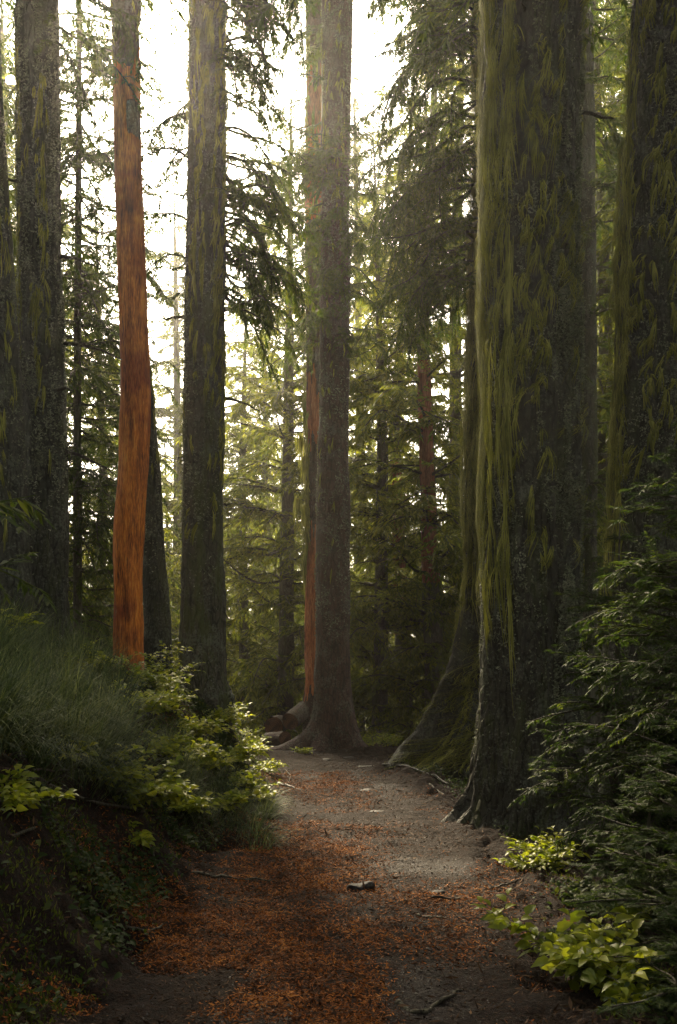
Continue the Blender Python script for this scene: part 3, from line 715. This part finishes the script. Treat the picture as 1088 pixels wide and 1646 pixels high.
def tw(gw, gf, T):
    for py, px in ((700, 482), (735, 488), (800, 478), (815, 490)):
        p = W(px, py, 19.4); q = W(502, py + 20, 19.6); tube(gw, np.array([q, (p + q)/2 + [0, 0, .06], p]), [.018, .012, .006], 5)
    for py in (150, 420, 560, -40): z = CH + (HOR - py)*19.6/FPX; cx, cy, r = T.ax(z); put(gw, gf, MID, np.array([cx, cy, z]), 3.0, 1.0, -.3)
make_tree('stripped_tree', T, 'bark_red', 'thin trunk with red stripped patches and yellow moss close behind the centre trunk', moss=mg, boughs=tw, crown=(15, 18, 2))

# ------------------------------------------------------------------ the wood behind: four kinds, copied
def far_tree(H, Rm, seed, dens=1.0, bark='bark_far', red=False):
    b = (lambda Z, TH: np.where((Z > 3) & (Z < 6.5) & (np.cos(TH + 2.4) > -.2), 1.0, 0.)) if red else None
    T = Trunk([(0, 0, 0, .010*H + .05), (.02*H*math.sin(seed), 0, H*.5, .006*H + .03), (.02*H*math.sin(seed*2), 0, H, .012)], .3, .3, rough=.01, seed=seed, fine=.6, bare=b)
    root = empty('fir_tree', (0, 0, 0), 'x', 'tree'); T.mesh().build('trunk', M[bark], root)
    gw, gf = Geo(), Geo()
    for z in np.arange(.5, H*.98, .42/dens):
        fr = z / H; z = z + rng.uniform(-.08, .08)
        for q in range(9 if fr < .85 else 5):
            cx, cy, r = T.ax(z); L = max(.25, 1.2*Rm * (1 - fr) ** .6 * rng.uniform(.3, 1.15) * min(1, .55 + fr*3))
            put(gw, gf, FAR, np.array([cx, cy, z + rng.uniform(-.12, .12)]), rng.uniform(0, 6.283), L, rng.uniform(-.12, .18) + .25*fr)
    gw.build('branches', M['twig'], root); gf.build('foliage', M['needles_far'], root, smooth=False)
    return root
kinds = [far_tree(13, 2.6, 101, .8), far_tree(15, 3.0, 102, .7), far_tree(10, 2.3, 103, .9), far_tree(17, 3.3, 104, .65), far_tree(14, 2.4, 105, .6, red=True)]
first = [True]*5
GRP = 'hazy firs filling the wood behind the path'
back = [  # px, distance, top py, kind, label
    (458, 25, 130, 0, 'pale layered fir just left of the centre pair, its top against the bright sky'),
    (398, 33, 430, 1, 'hazy fir right of the straight bank trunk, low in the bright gap'),
    (425, 42, 480, 2, 'faint small fir far off in the bright gap between bank trunk and centre pair'),
    (330, 36, 800, 2, 'low fir half hidden by the straight bank trunk, showing in the gap left of it'),
    (262, 46, 690, 1, 'faint far fir in the narrow gap right of the red stripped trunk'),
    (284, 38, 270, 3, 'tall pale hazy fir in the gap between red stripped trunk and straight bank trunk'),
    (425, 52, 300, 3, 'very faint tall fir in the bright opening left of the centre pair'),
    (610, 24, 200, 3, 'tall sunlit fir just right of the centre trunk'),
    (655, 27, 120, 4, 'thin stemmed fir midway between the centre trunk and the buttressed giant'),
    (703, 23, -200, 4, 'fir with a reddish bare stem seen left of the buttressed giant'),
    (738, 30, -250, 3, 'tall fir close against the left side of the mossy giants'),
    (575, 38, 60, 3, 'hazy tall fir directly behind the right side of the centre trunk'),
    
    (965, 26, -250, 3, 'sunlit mossy fir filling the gap left of the trunk at the right edge'),
    (1010, 32, -300, 1, 'mossy fir close against the left side of the right edge trunk'), (920, 38, -250, 3, 'darker fir just right of the nearest giant, behind the thin pale trunk'), (1060, 24, -300, 0, None), (985, 46, -300, 3, None), (1120, 30, -300, 3, None),
    (70, 26, 100, 0, 'fir behind the thick lichen trunk on the left, showing on both sides of it'),
    (150, 27, 330, 1, 'fir deep in the wood left of the red stripped trunk'),
    (10, 30, -100, 3, 'tall fir behind the leaning trunk at the left edge'), (190, 38, 480, 2, 'small fir glimpsed low behind the red stripped trunk'),
    (-60, 24, -200, 1, None), (505, 52, 640, 1, 'far fir showing low between the centre pair and the gap'), (360, 55, 720, 3, 'far fir low against the right side of the straight bank trunk'), (300, 62, 760, 1, 'farthest low fir in the narrow gap left of the straight bank trunk'), (450, 64, 660, 3, 'farthest fir low in the gap left of the centre pair'),
]
for px, d, top, k, lab in back:
    x = (px - 544)*d/FPX; zb = float(height(x, d)); H0 = (13, 15, 10, 17, 14)[k]
    ht = CH + (HOR - top)*d/FPX - zb; s = ht / H0
    o = kinds[k] if first[k] else copy_tree(kinds[k]); first[k] = False
    o.location = (x, d, zb - .1); o.rotation_euler = (0, 0, rng.uniform(0, 6.28) if k != 4 else rng.uniform(-.4, .4))
    sx = max(.7, min(1.25, s)); o.scale = (sx, sx, s)
    tag(o, lab or 'indistinct hazy fir deep in the wood behind the nearer trunks', 'tree', GRP)

# the wood that closes the view far off and goes on behind the camera
def wood(name, label, spots, mat='needles_far', z0=1.0):
    g = Geo()
    for x, y, H, Rm in spots:
        zb = float(height(x, y)); gw = Geo()
        tube(g, [(x, y, zb - .3), (x, y, zb + H*.9)], [.25, .08], 6)
        for z in np.arange(z0, H, .9):
            for q in range(4):
                L = max(.5, Rm*(1 - z/H)**.6*rng.uniform(.7, 1.1))
                put(g, g, BIG, np.array([x, y, zb + z]), rng.uniform(0, 6.283), L, rng.uniform(-.15, .1))
    return tag(g.build(name, M[mat], smooth=False), label, 'forest', kind='stuff')
sp_ = [(rng.uniform(-34, 40), rng.uniform(60, 92), rng.uniform(12, 20), rng.uniform(3.2, 4.6)) for _ in range(58)]
sp_ = [s for s in sp_ if not (-16 < s[0] < -1 and s[2] > 16)]
sp_ += [(x_ + rng.uniform(-.8, .8), rng.uniform(48, 62), rng.uniform(18, 23), 4.2) for x_ in np.arange(1.5, 34, 1.9)] + [(x_, rng.uniform(52, 62), rng.uniform(11, 14), 4.2) for x_ in np.arange(-20, 1, 2.6)]
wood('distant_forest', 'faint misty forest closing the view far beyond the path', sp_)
sp_ = [(-8, 17, 21, 4.6), (-10.5, 21, 21, 4.6), (-6.8, 14, 21, 4.4), (-7, 3, 20, 5), (-6.8, 8, 20, 4.5), (7, 4, 20, 5), (7, 9, 20, 4.5), (-4.5, -1, 21, 5), (4.5, -1.5, 21, 5), (-4.8, 5.5, 21, 4.4), (5.2, 6.5, 21, 4.6), (-8.5, -3, 21, 4), (8, -2, 21, 4), (-3.5, -6, 22, 4.2), (3, -7, 22, 4.2), (0, -11, 22, 4.5), (-6, 13, 20, 3.5), (8, 14, 20, 3.6), (-10, 18, 20, 3.6), (12, 20, 20, 3.8), (-11, 9, 20, 4), (12, 8, 20, 4), (-5, -14, 22, 4.5), (6, -14, 22, 4.5)]
shade_sp = sp_[:3] + sp_[7:11]  # high crowns added to keep sun and sky light off the foreground
wood('surrounding_forest', 'dark forest that continues on both sides and behind the viewpoint', [q for q in sp_ if q not in shade_sp], 'needles')
wood('surrounding_forest', 'added tall trunks and high canopy that shade the foreground', shade_sp, 'needles', 9.5)

# ------------------------------------------------------------------ young firs at the right
def young_fir(pts, H, Rm, label, zstart=.15, step=.07, per=5, mat='needles_young', azr=(0, 6.283), group=None, bank=None):
    x, y, z0 = pts
    T = Trunk([(x, y, z0, .012 + .010*H), (x + .02*H, y, z0 + H, .004)], .2, .1, rough=.001, seed=int(x*50) + 3, fine=.4)
    root = empty('young_fir', (x, y, z0), label, 'sapling', group)
    o = T.mesh().build('stem', M['twig'], root); o.location = (-x, -y, -z0)
    gw, gf = Geo(), Geo()
    for z in np.arange(zstart, H, step*2.1):
        for q in range(int(per*1.7)):
            L = max(.12, Rm*(1 - z/H)**.6*rng.uniform(.45, 1.15)); cx, cy, r = T.ax(z0 + z + rng.uniform(-.02, .02))
            put(gw, gf, bank or YNG, np.array([cx, cy, z0 + z]), rng.uniform(*azr), L, rng.uniform(-.15, .25))
    o = gw.build('branches', M['twig'], root); o.location = (-x, -y, -z0)
    o = gf.build('foliage', M[mat], root, smooth=False); o.location = (-x, -y, -z0)
    return root
def at(px, d):
    x = (px - 544)*d/FPX; return (x, d, float(height(x, d)) - .03)
young_fir(at(1100, 4.9), 1.45, .68, 'dense young fir nearest the camera at the lower right edge', .1, .07, 6)
young_fir(at(1040, 5.9), 1.1, .55, 'low young fir just left behind the nearest one at lower right', .08, .075, 6)
young_fir(at(1125, 6.6), 3.3, 1.5, 'tall young fir at the right edge with flat dark boughs crossing the giant trunks', .8, .085, 6, bank=SML)
young_fir(at(985, 8.0), 2.9, .95, 'sparse dark young fir in front of the foot of the right edge trunk', .5, .13, 5, bank=SML)
young_fir(at(1060, 7.6), 2.0, 1.1, 'bushy young fir filling the space behind the low one', .2, .09, 6, bank=SML)
young_fir(at(1090, 4.25), .6, .42, 'small bushy fir seedling in the lower right corner', .05, .07, 5)

# ------------------------------------------------------------------ leafy shrubs
LEAF = None
def leaves(g, P, D, NN, L, Wr=.5):
    """ovate folded leaves, eight corners each"""
    n = len(P); D = nrm(D); S = nrm(np.cross(D, NN)); U = np.cross(S, D); L = L[:, None]
    f = [0, .28, .62, 1.0]; wv = [0, .5, .42, 0]
    rows = []
    mid = [P + D*L*q + U*L*(.10*math.sin(3.1*q)) - np.array([0, 0, 1.])*L*.18*q*q for q in f]
    V = np.stack([mid[0], mid[1] + S*L*Wr*.5 + U*L*.08, mid[2] + S*L*Wr*.42 + U*L*.06, mid[3], mid[2] - S*L*Wr*.42 + U*L*.06, mid[1] - S*L*Wr*.5 + U*L*.08, mid[1], mid[2]], 1).reshape(-1, 3)
    b = np.arange(n)[:, None]*8
    q = np.array([[0, 6, 1, 1], [6, 7, 2, 1], [7, 3, 2, 2], [0, 5, 6, 6], [6, 5, 4, 7], [7, 4, 3, 3]])
    g.add(V, (b[:, None] + q[None]).reshape(-1, 4))
def shrub(base, H, spread, nst, ll, label, name='leafy_shrub', mat='leaf', group=None, lean=(0, 0), dens=1.0, cat='shrub'):
    gs, gl = Geo(), Geo(); P, D, NN, LL = [], [], [], []
    for s in range(nst):
        a = rng.uniform(0, 6.283); h = H*rng.uniform(.55, 1.05)
        d = np.array([math.cos(a)*spread*rng.uniform(.2, 1)/H + lean[0], math.sin(a)*spread*rng.uniform(.2, 1)/H + lean[1], 1.]); d /= np.linalg.norm(d)
        q = [np.array([rng.normal(0, spread*.12), rng.normal(0, spread*.12), -.03])]; m = 7
        for k in range(m):
            q.append(q[-1] + d*h/m); d = nrm(d + np.array([math.cos(a)*.16 + lean[0]*.15, math.sin(a)*.16 + lean[1]*.15, -.10]) + rng.normal(0, .07, 3))
        q = np.array(q); tube(gs, q, np.linspace(.006, .0015, m+1)*(.6 + H), 4)
        for k in range(2, m+1):
            for tw_ in range(3):
                a2 = rng.uniform(0, 6.283); dd = nrm(np.array([math.cos(a2), math.sin(a2), rng.uniform(-.1, .9)])); l2 = H*rng.uniform(.18, .45)
                e = q[k] + dd*l2 + np.array([0, 0, -.12*l2]); mid_ = (q[k] + e)/2 + np.array([0, 0, .05*l2])
                tube(gs, [q[k], mid_, e], [.002, .0015, .0008], 3, cap=False)
                nl = max(3, int(dens*l2/(ll*.60)))
                for j in range(nl):
                    f = (j + .6)/nl; p = q[k]*(1-f)**2 + 2*f*(1-f)*mid_ + f*f*e; sd_ = 1 if j % 2 else -1
                    lat = np.cross(dd, [0, 0, 1.]); P.append(p); D.append(dd*.55 + lat*sd_*(.9 if j < nl-1 else .1) + [0, 0, rng.uniform(-.25, .15)])
                    NN.append(np.array([0, -.35, 1.]) + rng.normal(0, .38, 3)); LL.append(ll*rng.uniform(.55, 1.15))
    leaves(gl, np.array(P), np.array(D), np.array(NN), np.array(LL))
    root = empty(name, tuple(base), label, cat, group)
    gs.build('stem', M['twig'], root); gl.build('foliage', M[mat], root)
    return root
GB = 'bright leafy shrubs spilling down the left bank'
bush = [ # px, py, H, spread, stems, leaf, label
    (262, 1120, .50, .34, 7, .050, 'tallest yellow-green shrub in front of the slim dark trunk foot'),
    (235, 1150, .40, .30, 6, .050, 'pale shrub below the foot of the red stripped trunk'),
    (345, 1165, .34, .30, 6, .052, 'shrub sprawling at the foot of the straight bank trunk'),
    (300, 1185, .34, .32, 7, .055, 'dense yellow-green shrub below the gap between the two dark bank trunks'),
    (375, 1225, .34, .32, 7, .060, 'rightmost bank shrub hanging over the path edge'),
    (320, 1235, .32, .30, 6, .060, 'shrub in the middle of the leafy bank with broad leaves'),
    (255, 1215, .32, .28, 6, .055, 'shrub growing out of the right edge of the long sedge'),
    (215, 1290, .34, .28, 6, .062, 'bright broad-leaved shrub lowest on the bank above the fallen branch'),
    (165, 1255, .30, .28, 5, .058, 'shrub at the lower edge of the sedge, left of the broad-leaved one'),
    (120, 1215, .28, .24, 4, .050, 'sparse little shrub standing among the sedge'),
    (410, 1285, .24, .20, 4, .055, 'small low shrub on the last bulge of bank before the path'),
    (30, 1290, .22, .20, 3, .050, 'single spindly sprig among dead sticks at the left edge'),
    (220, 1350, .16, .14, 2, .055, 'two-leaved sprig just under the end of the fallen branch'),
    (385, 1262, .26, .24, 5, .055, 'shrub low on the corner of the bank where the path begins to bend'),
    (345, 1300, .22, .24, 5, .055, 'dark-set shrub over the undercut of the bank beside the path'),
    (280, 1300, .24, .24, 5, .058, 'shrub between the broad-leaved one and the undercut'),
    (425, 1240, .20, .18, 4, .050, 'topmost small shrub on the edge of the path below the centre logs'),
    (5, 1030, .40, .22, 4, .060, 'yellow-green shrub at the far left edge before the leaning trunk'),
    (150, 1085, .36, .26, 4, .050, 'dim sparse shrub in the shade before the red stripped trunk'),
]
for px, py, H, sp2, ns, ll, lab in bush:
    p = gp(px, py); shrub(p, H*1.2, sp2*1.6, int(ns*2.2), ll*1.4, lab, group=GB, lean=(.10, -.25), dens=1.3)
GR = 'leafy shrubs at the right side of the path'
for px, py, H, sp2, ns, ll, lab in (
    (885, 1400, .38, .26, 6, .056, 'bright shrub at the foot of the nearest giant trunk'),
    (935, 1570, .46, .34, 7, .080, 'broad-leaved yellow-green plant low by the right edge of the path'),
    (1010, 1610, .16, .2, 3, .075, 'low round-leaved plant in front of the young firs at bottom right'),
    (800, 1290, .16, .22, 5, .035, 'low dim plant against the left root of the nearest giant'),
    (930, 1450, .22, .25, 5, .05, 'small plant half under the low young fir beside the path')):
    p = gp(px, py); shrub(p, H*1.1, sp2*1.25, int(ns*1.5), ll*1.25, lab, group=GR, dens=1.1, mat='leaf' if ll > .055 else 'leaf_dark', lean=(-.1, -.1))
GF_ = 'small yellow plants beyond the bend of the path'
for px, py, H, lab in ((600, 1208, .45, 'yellow-green plant between the centre trunk and the root buttress'), (625, 1196, .35, 'plant close to the tip of the root buttress'),
                       (395, 1180, .55, 'sunlit plant just beyond the end of the bank'), (372, 1165, .6, 'yellow plant beside the root of the straight bank trunk'), (487, 1188, .2, 'tiny plant beside the cut logs')):
    p = W(px, py, 18.5 if px > 500 else 17); p[2] = float(height(p[0], p[1])); shrub(p, H, H*.8, 7, .055, lab, group=GF_)

# ------------------------------------------------------------------ sedge, moss and low growth (stuff)
def tussocks(spots, per, Lr, wd, lean=(0, 0)):
    g = Geo()
    for px, py, k in spots:
        p0 = gp(px, py); n = int(per*k)
        a = rng.uniform(0, 6.283, n); rr = rng.random(n)**.6*.16
        x = p0[0] + rr*np.cos(a); y = p0[1] + rr*np.sin(a); z = height(x, y)
        out = rng.uniform(.15, .9, n)[:, None]
        d = np.stack([np.cos(a), np.sin(a), 0*a], -1)*out + [lean[0], lean[1], 1.]
        side = np.stack([-np.sin(a), np.cos(a), 0*a], -1)
        strips(g, np.stack([x, y, z - .01], -1), d, side, rng.uniform(*Lr, n), wd*rng.uniform(.6, 1.2, n), 7, rng.uniform(.14, .38, n))
    return g
spots = [(rng.uniform(-40, 225), 0, 1) for _ in range(110)]
spots = [(px, 985 + (px + 40)*.35 + rng.random()**.8*190, 1) for px, _, _ in spots]
g = tussocks(spots, 90, (.28, .60), .0080, (.15, -.15))
g.addgeo(tussocks([(rng.uniform(330, 440), 0, 1) for _ in range(0)] + [(q, 1195 + (q-300)*.55 + rng.uniform(0, 110), .8) for q in rng.uniform(270, 430, 60)], 90, (.15, .36), .0045, (.25, -.25)))
tag(g.build('grass', M['grass']), 'long arching sedge and grass growing over the left bank', 'grass', kind='stuff')
def mossbed(n, x0, x1, y0, y1, prob, L=(.014, .045)):
    x, y = scatter(n, x0, x1, y0, y1, prob, 1.3); n = len(x); g = Geo(); z = height(x, y)
    kites(g, np.stack([x, y, z], -1), rng.normal(0, .6, (n, 3)) + [0, 0, .9], rng.normal(0, 1, (n, 3)), rng.uniform(*L, n), rng.uniform(.004, .012, n), .5)
    return g
g = mossbed(160000, -4, -.8, 3.2, 15, lambda x, y: np.clip(.5 + 1.2*fbm(x*1.6, y*1.6, 0, 71, 2), .1, 1)*ss((edges(y)[0] - x - .05)/.3))
g.addgeo(mossbed(22000, .7, 3.5, 4, 13, lambda x, y: np.clip(.1 + 1.2*fbm(x*2, y*2, 0, 73, 2), 0, 1)*ss((x - edges(y)[1] - .1)/.3)))
tag(g.build('moss', M['moss_ground'], smooth=False), 'dark green moss over the bank and the foot of the trees', 'moss', kind='stuff')
# low dark leaves knitting the ground together
def lowleaf(n, x0, x1, y0, y1, prob):
    x, y = scatter(n, x0, x1, y0, y1, prob, 1.2); n = len(x); g = Geo(); z = height(x, y) + rng.uniform(.01, .13, n)
    leaves(g, np.stack([x, y, z], -1), rng.normal(0, .7, (n, 3))*[1, 1, .5], rng.normal(0, .35, (n, 3)) + [0, -.2, 1], rng.uniform(.025, .06, n)); return g
g = lowleaf(90000, -3.6, -.8, 3.4, 14, lambda x, y: np.clip(.08 + .9*fbm(x*1.8, y*1.8, 0, 81, 2), .04, 1)*ss((edges(y)[0] - x)/.35))
g.addgeo(lowleaf(20000, .9, 4, 4, 14, lambda x, y: np.clip(.25 + 1.0*fbm(x*2, y*2, 0, 83, 2), .02, 1)*ss((x - edges(y)[1] - .05)/.35)))
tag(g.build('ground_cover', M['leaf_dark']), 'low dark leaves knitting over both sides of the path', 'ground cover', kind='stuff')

# ------------------------------------------------------------------ stones, roots, sticks, logs
def rock(px, py, size, label, flat=.6, seed=0, pointy=0.0, group='stones on the path'):
    p = gp(px, py); import bmesh
    bm = bmesh.new(); bmesh.ops.create_icosphere(bm, subdivisions=4, radius=1)
    v = np.array([q.co[:] for q in bm.verts])
    f = np.array([[l.index for l in fc.verts] for fc in bm.faces]); bm.free()
    r = 1 + .28*vnoise(v[:, 0]*1.3, v[:, 1]*1.3, v[:, 2]*1.3, seed) + .10*vnoise(v[:, 0]*4, v[:, 1]*4, v[:, 2]*4, seed+1)
    for k in range(9):                      # plane cuts give broken faces
        rr = np.random.default_rng(seed*31 + k); nn = nrm(rr.normal(0, 1, 3)); dd = (v*nn).sum(-1)*r; lim = rr.uniform(.55, .8)
        r = np.where(dd > lim, r*lim/np.maximum(dd, 1e-6), r)
    v = v*r[:, None]*[size, size*.8, size*flat]; v[:, 2] -= .25*size*flat; v[:, 2] += pointy*size*np.clip(v[:, 0]/size, 0, 1)
    g = Geo(); g.add(v, np.concatenate([f, f[:, 2:]], 1)); o = g.build('stone', M['stone'], smooth=False); o.location = p + [0, 0, size*flat*.12]
    return tag(o, label, 'stone', group)
rock(578, 1430, .085, 'dark wedge-shaped stone in the middle of the path', .85, 4, .45)
rock(527, 1222, .12, 'brown flat stone at the far bend of the path', .35, 5)
rock(561, 1218, .10, 'pale flat stone right of the brown one at the far bend', .3, 6)
rock(438, 1416, .035, 'tiny pale stone at the left edge of the path', .6, 7)
rock(700, 1435, .055, 'small dark stone right of the wedge-shaped one', .4, 8)
rock(690, 1527, .03, 'small pebble on the grey gravel near the bottom', .5, 9)
rock(915, 1335, .22, 'grey stone beside the right side of the giant trunk', .5, 10, group='stones beside the giant trunk')
rock(735, 1600, .045, 'dark stone low on the path near the bottom edge', .6, 12)
rock(606, 1305, .085, 'pale half buried stone mid path before the centre trunk', .22, 13)
rock(590, 1270, .10, 'dark flat stone embedded in the path below the root buttress', .22, 14)

def stick(name, pts, r0, r1, label, cat, lift=.5, group=None, mat='twig', twigs=0, k=7):
    """pts are photo pixels on the ground, optionally with a height above it"""
    P = []
    for q in pts:
        p = gp(q[0], q[1]); P.append(p + [0, 0, (q[2] if len(q) > 2 else 0) + r0*lift])
    P = np.array(P); t = np.linspace(0, 1, len(P)); tt = np.linspace(0, 1, 8*len(P))
    Q = np.stack([np.interp(tt, t, P[:, j]) for j in range(3)], -1)
    for _ in range(6): Q[1:-1] = (Q[:-2] + Q[1:-1]*2 + Q[2:])/4
    Q += np.stack([vnoise(tt*9, i*5.0, 0, int(abs(pts[0][0]))) for i in range(3)], -1)*r0*.8
    g = Geo(); tube(g, Q, np.linspace(r0, r1, len(Q))*(1 + .2*vnoise(tt*17, 3, 0, 4)), k)
    for j in range(twigs):
        i = rng.integers(3, len(Q) - 2); d = nrm(rng.normal(0, 1, 3)*[1, 1, .3] + [0, 0, .3]); L = rng.uniform(.1, .35)
        tube(g, [Q[i], Q[i] + d*L*.5 + rng.normal(0, .01, 3), Q[i] + d*L], [r1*.9, r1*.6, r1*.3], 4)
    o = g.build(name, M[mat], origin=Q[0]); return tag(o, label, cat, group)
GS = 'dead sticks lying on the left bank'
stick('fallen_branch', [(-20, 1205), (50, 1262, .03), (130, 1300, .05), (235, 1318, .05)], .020, .008, 'long fallen branch crossing the left bank below the shrubs', 'branch', twigs=5)
stick('stick', [(-10, 1180), (60, 1172, .03), (120, 1195)], .012, .005, 'upper dead stick among the lowest sedge at the left edge', 'stick', group=GS, twigs=3)
stick('stick', [(0, 1240), (55, 1239), (110, 1240)], .010, .006, 'reddish straight stick at the left edge above the fallen branch', 'stick', group=GS, mat='bark_red')
stick('stick', [(75, 1290), (85, 1330), (118, 1362)], .009, .004, 'crooked stick pointing down from the middle of the fallen branch', 'stick', group=GS)
stick('stick', [(150, 1465), (182, 1500)], .007, .004, 'short pale stick low on the bank beside the path', 'stick', group=GS, mat='bark_red')
stick('stick', [(200, 1490), (240, 1502), (262, 1490)], .010, .005, 'dark curved stick at the very foot of the bank', 'stick', group=GS)
stick('stick', [(20, 1345), (90, 1318), (140, 1380)], .010, .004, 'bent stick below the fallen branch on bare brown litter', 'stick', group=GS, twigs=2)
stick('stick', [(240, 1360), (260, 1420), (300, 1445)], .010, .005, 'thin stick hanging down the dark undercut of the bank', 'stick', group=GS)
stick('stick', [(310, 1405), (360, 1412), (450, 1418)], .014, .005, 'thin stick at the left path edge leading to the tiny pale stone', 'stick', group=GS, twigs=3)
stick('stick', [(415, 1330), (475, 1337)], .010, .005, 'short dark twig at the left path edge below the small low shrub', 'stick', group=GS)
GT = 'roots and twigs crossing the path'
stick('root', [(445, 1258), (490, 1272)], .016, .006, 'thin root entering the path from the bank near the bend', 'root', .0, GT, 'bark_root')
stick('root', [(575, 1232, .0), (640, 1230), (690, 1243), (720, 1262)], .024, .010, 'long surface root crossing the path before the buttress', 'root', .1, GT, 'bark_root')
stick('twig', [(740, 1448), (690, 1445), (650, 1452)], .010, .004, 'thin twig lying across the path beside the small dark stone', 'twig', .8, GT)
stick('twig', [(670, 1474), (760, 1484)], .008, .004, 'straight dark twig lying on the gravel patch', 'twig', .8, GT)
stick('twig', [(780, 1432), (840, 1415)], .009, .004, 'twig at the right path edge below the bright shrub', 'twig', .8, GT)
stick('root', [(635, 1615), (670, 1635), (715, 1612), (742, 1592)], .016, .007, 'dark bent root at the bottom of the path', 'root', .2, GT, 'twig')
stick('twig', [(800, 1540), (858, 1546), (920, 1560)], .008, .004, 'orange-brown twig beside the broad-leaved plant', 'twig', 1.0, GT, 'bark_red')
stick('twig', [(690, 1262), (730, 1290)], .012, .006, 'dark stick leaning towards the root of the nearest giant', 'twig', .8, GT)
stick('twig', [(445, 1225), (470, 1250), (440, 1290)], .008, .004, 'thin twig near the bend on the left side of the path', 'twig', .8, GT)

def log(px, py, d, r, L, az, tilt, label):
    root = empty('cut_log', tuple(W(px, py, d)), label, 'log', 'cut logs beside the bend of the path')
    t = np.linspace(0, L, 9); P = np.stack([t, 0*t, 0*t], -1); g = Geo()
    th = np.arange(28)/28*2*np.pi
    rr = r*(1 + .06*vnoise(np.cos(th)*2, np.sin(th)*2, 0, int(px)))
    V = np.stack([np.repeat(t, 28), np.tile(rr*np.cos(th), 9), np.tile(rr*np.sin(th), 9)], -1); V += rng.normal(0, .004, V.shape)
    i = np.arange(8)[:, None]*28; j = np.arange(28)[None]; F = np.stack([i+j, i+28+j, i+28+(j+1) % 28, i+(j+1) % 28], -1).reshape(-1, 4)
    g.add(V, F); b = g.build('bark', M['bark_red'], root)
    for x0, s in ((-.002, -1), (L + .002, 1)):
        g = Geo(); n = 28; v = np.stack([np.full(n, x0), .95*rr*np.cos(th), .95*rr*np.sin(th)], -1); v2 = v*[1, .5, .5]; v2[:, 0] = x0 + s*.004
        j = np.arange(n); g.add(np.concatenate([v, v2, [[x0 + s*.005, 0, 0]]]), np.concatenate([np.stack([j, (j+1) % n, n + (j+1) % n, n + j], -1), np.stack([n+j, n+(j+1) % n, np.full(n, 2*n), np.full(n, 2*n)], -1)]))
        g.build('cut_end', M['cut'], root)
    root.rotation_euler = (0, tilt, az)
    return root
log(440, 1168, 19.2, .19, .8, 1.5, .0, 'left cut log with its round sawn end facing the path')
log(466, 1160, 19.0, .17, .7, 1.15, -.3, 'right cut log propped up against the other one')
log(458, 1187, 18.5, .14, .6, 2.2, .1, 'small dark cut log lying in front of the other two')

# ------------------------------------------------------------------ the haze
def box(name, lo, hi_, mat):
    g = Geo(); x0, y0, z0 = lo; x1, y1, z1 = hi_
    g.add([(x0, y0, z0), (x1, y0, z0), (x1, y1, z0), (x0, y1, z0), (x0, y0, z1), (x1, y0, z1), (x1, y1, z1), (x0, y1, z1)],
          [(0, 3, 2, 1), (4, 5, 6, 7), (0, 1, 5, 4), (1, 2, 6, 5), (2, 3, 7, 6), (3, 0, 4, 7)]); return g.build(name, mat, smooth=False)
m, t, out = new_mat('morning haze')
pv_ = t.nodes.new('ShaderNodeVolumePrincipled'); pv_.inputs['Color'].default_value = (1, .97, .90, 1); pv_.inputs['Density'].default_value = .0013; pv_.inputs['Anisotropy'].default_value = .84
t.links.new(pv_.outputs[0], out.inputs['Volume'])
gzmin = float(GZ.min())
tag(box('haze', (-300, -300, gzmin - 1), (300, 360, 27), m), 'pale morning haze brightening the far trees', 'haze', kind='stuff')
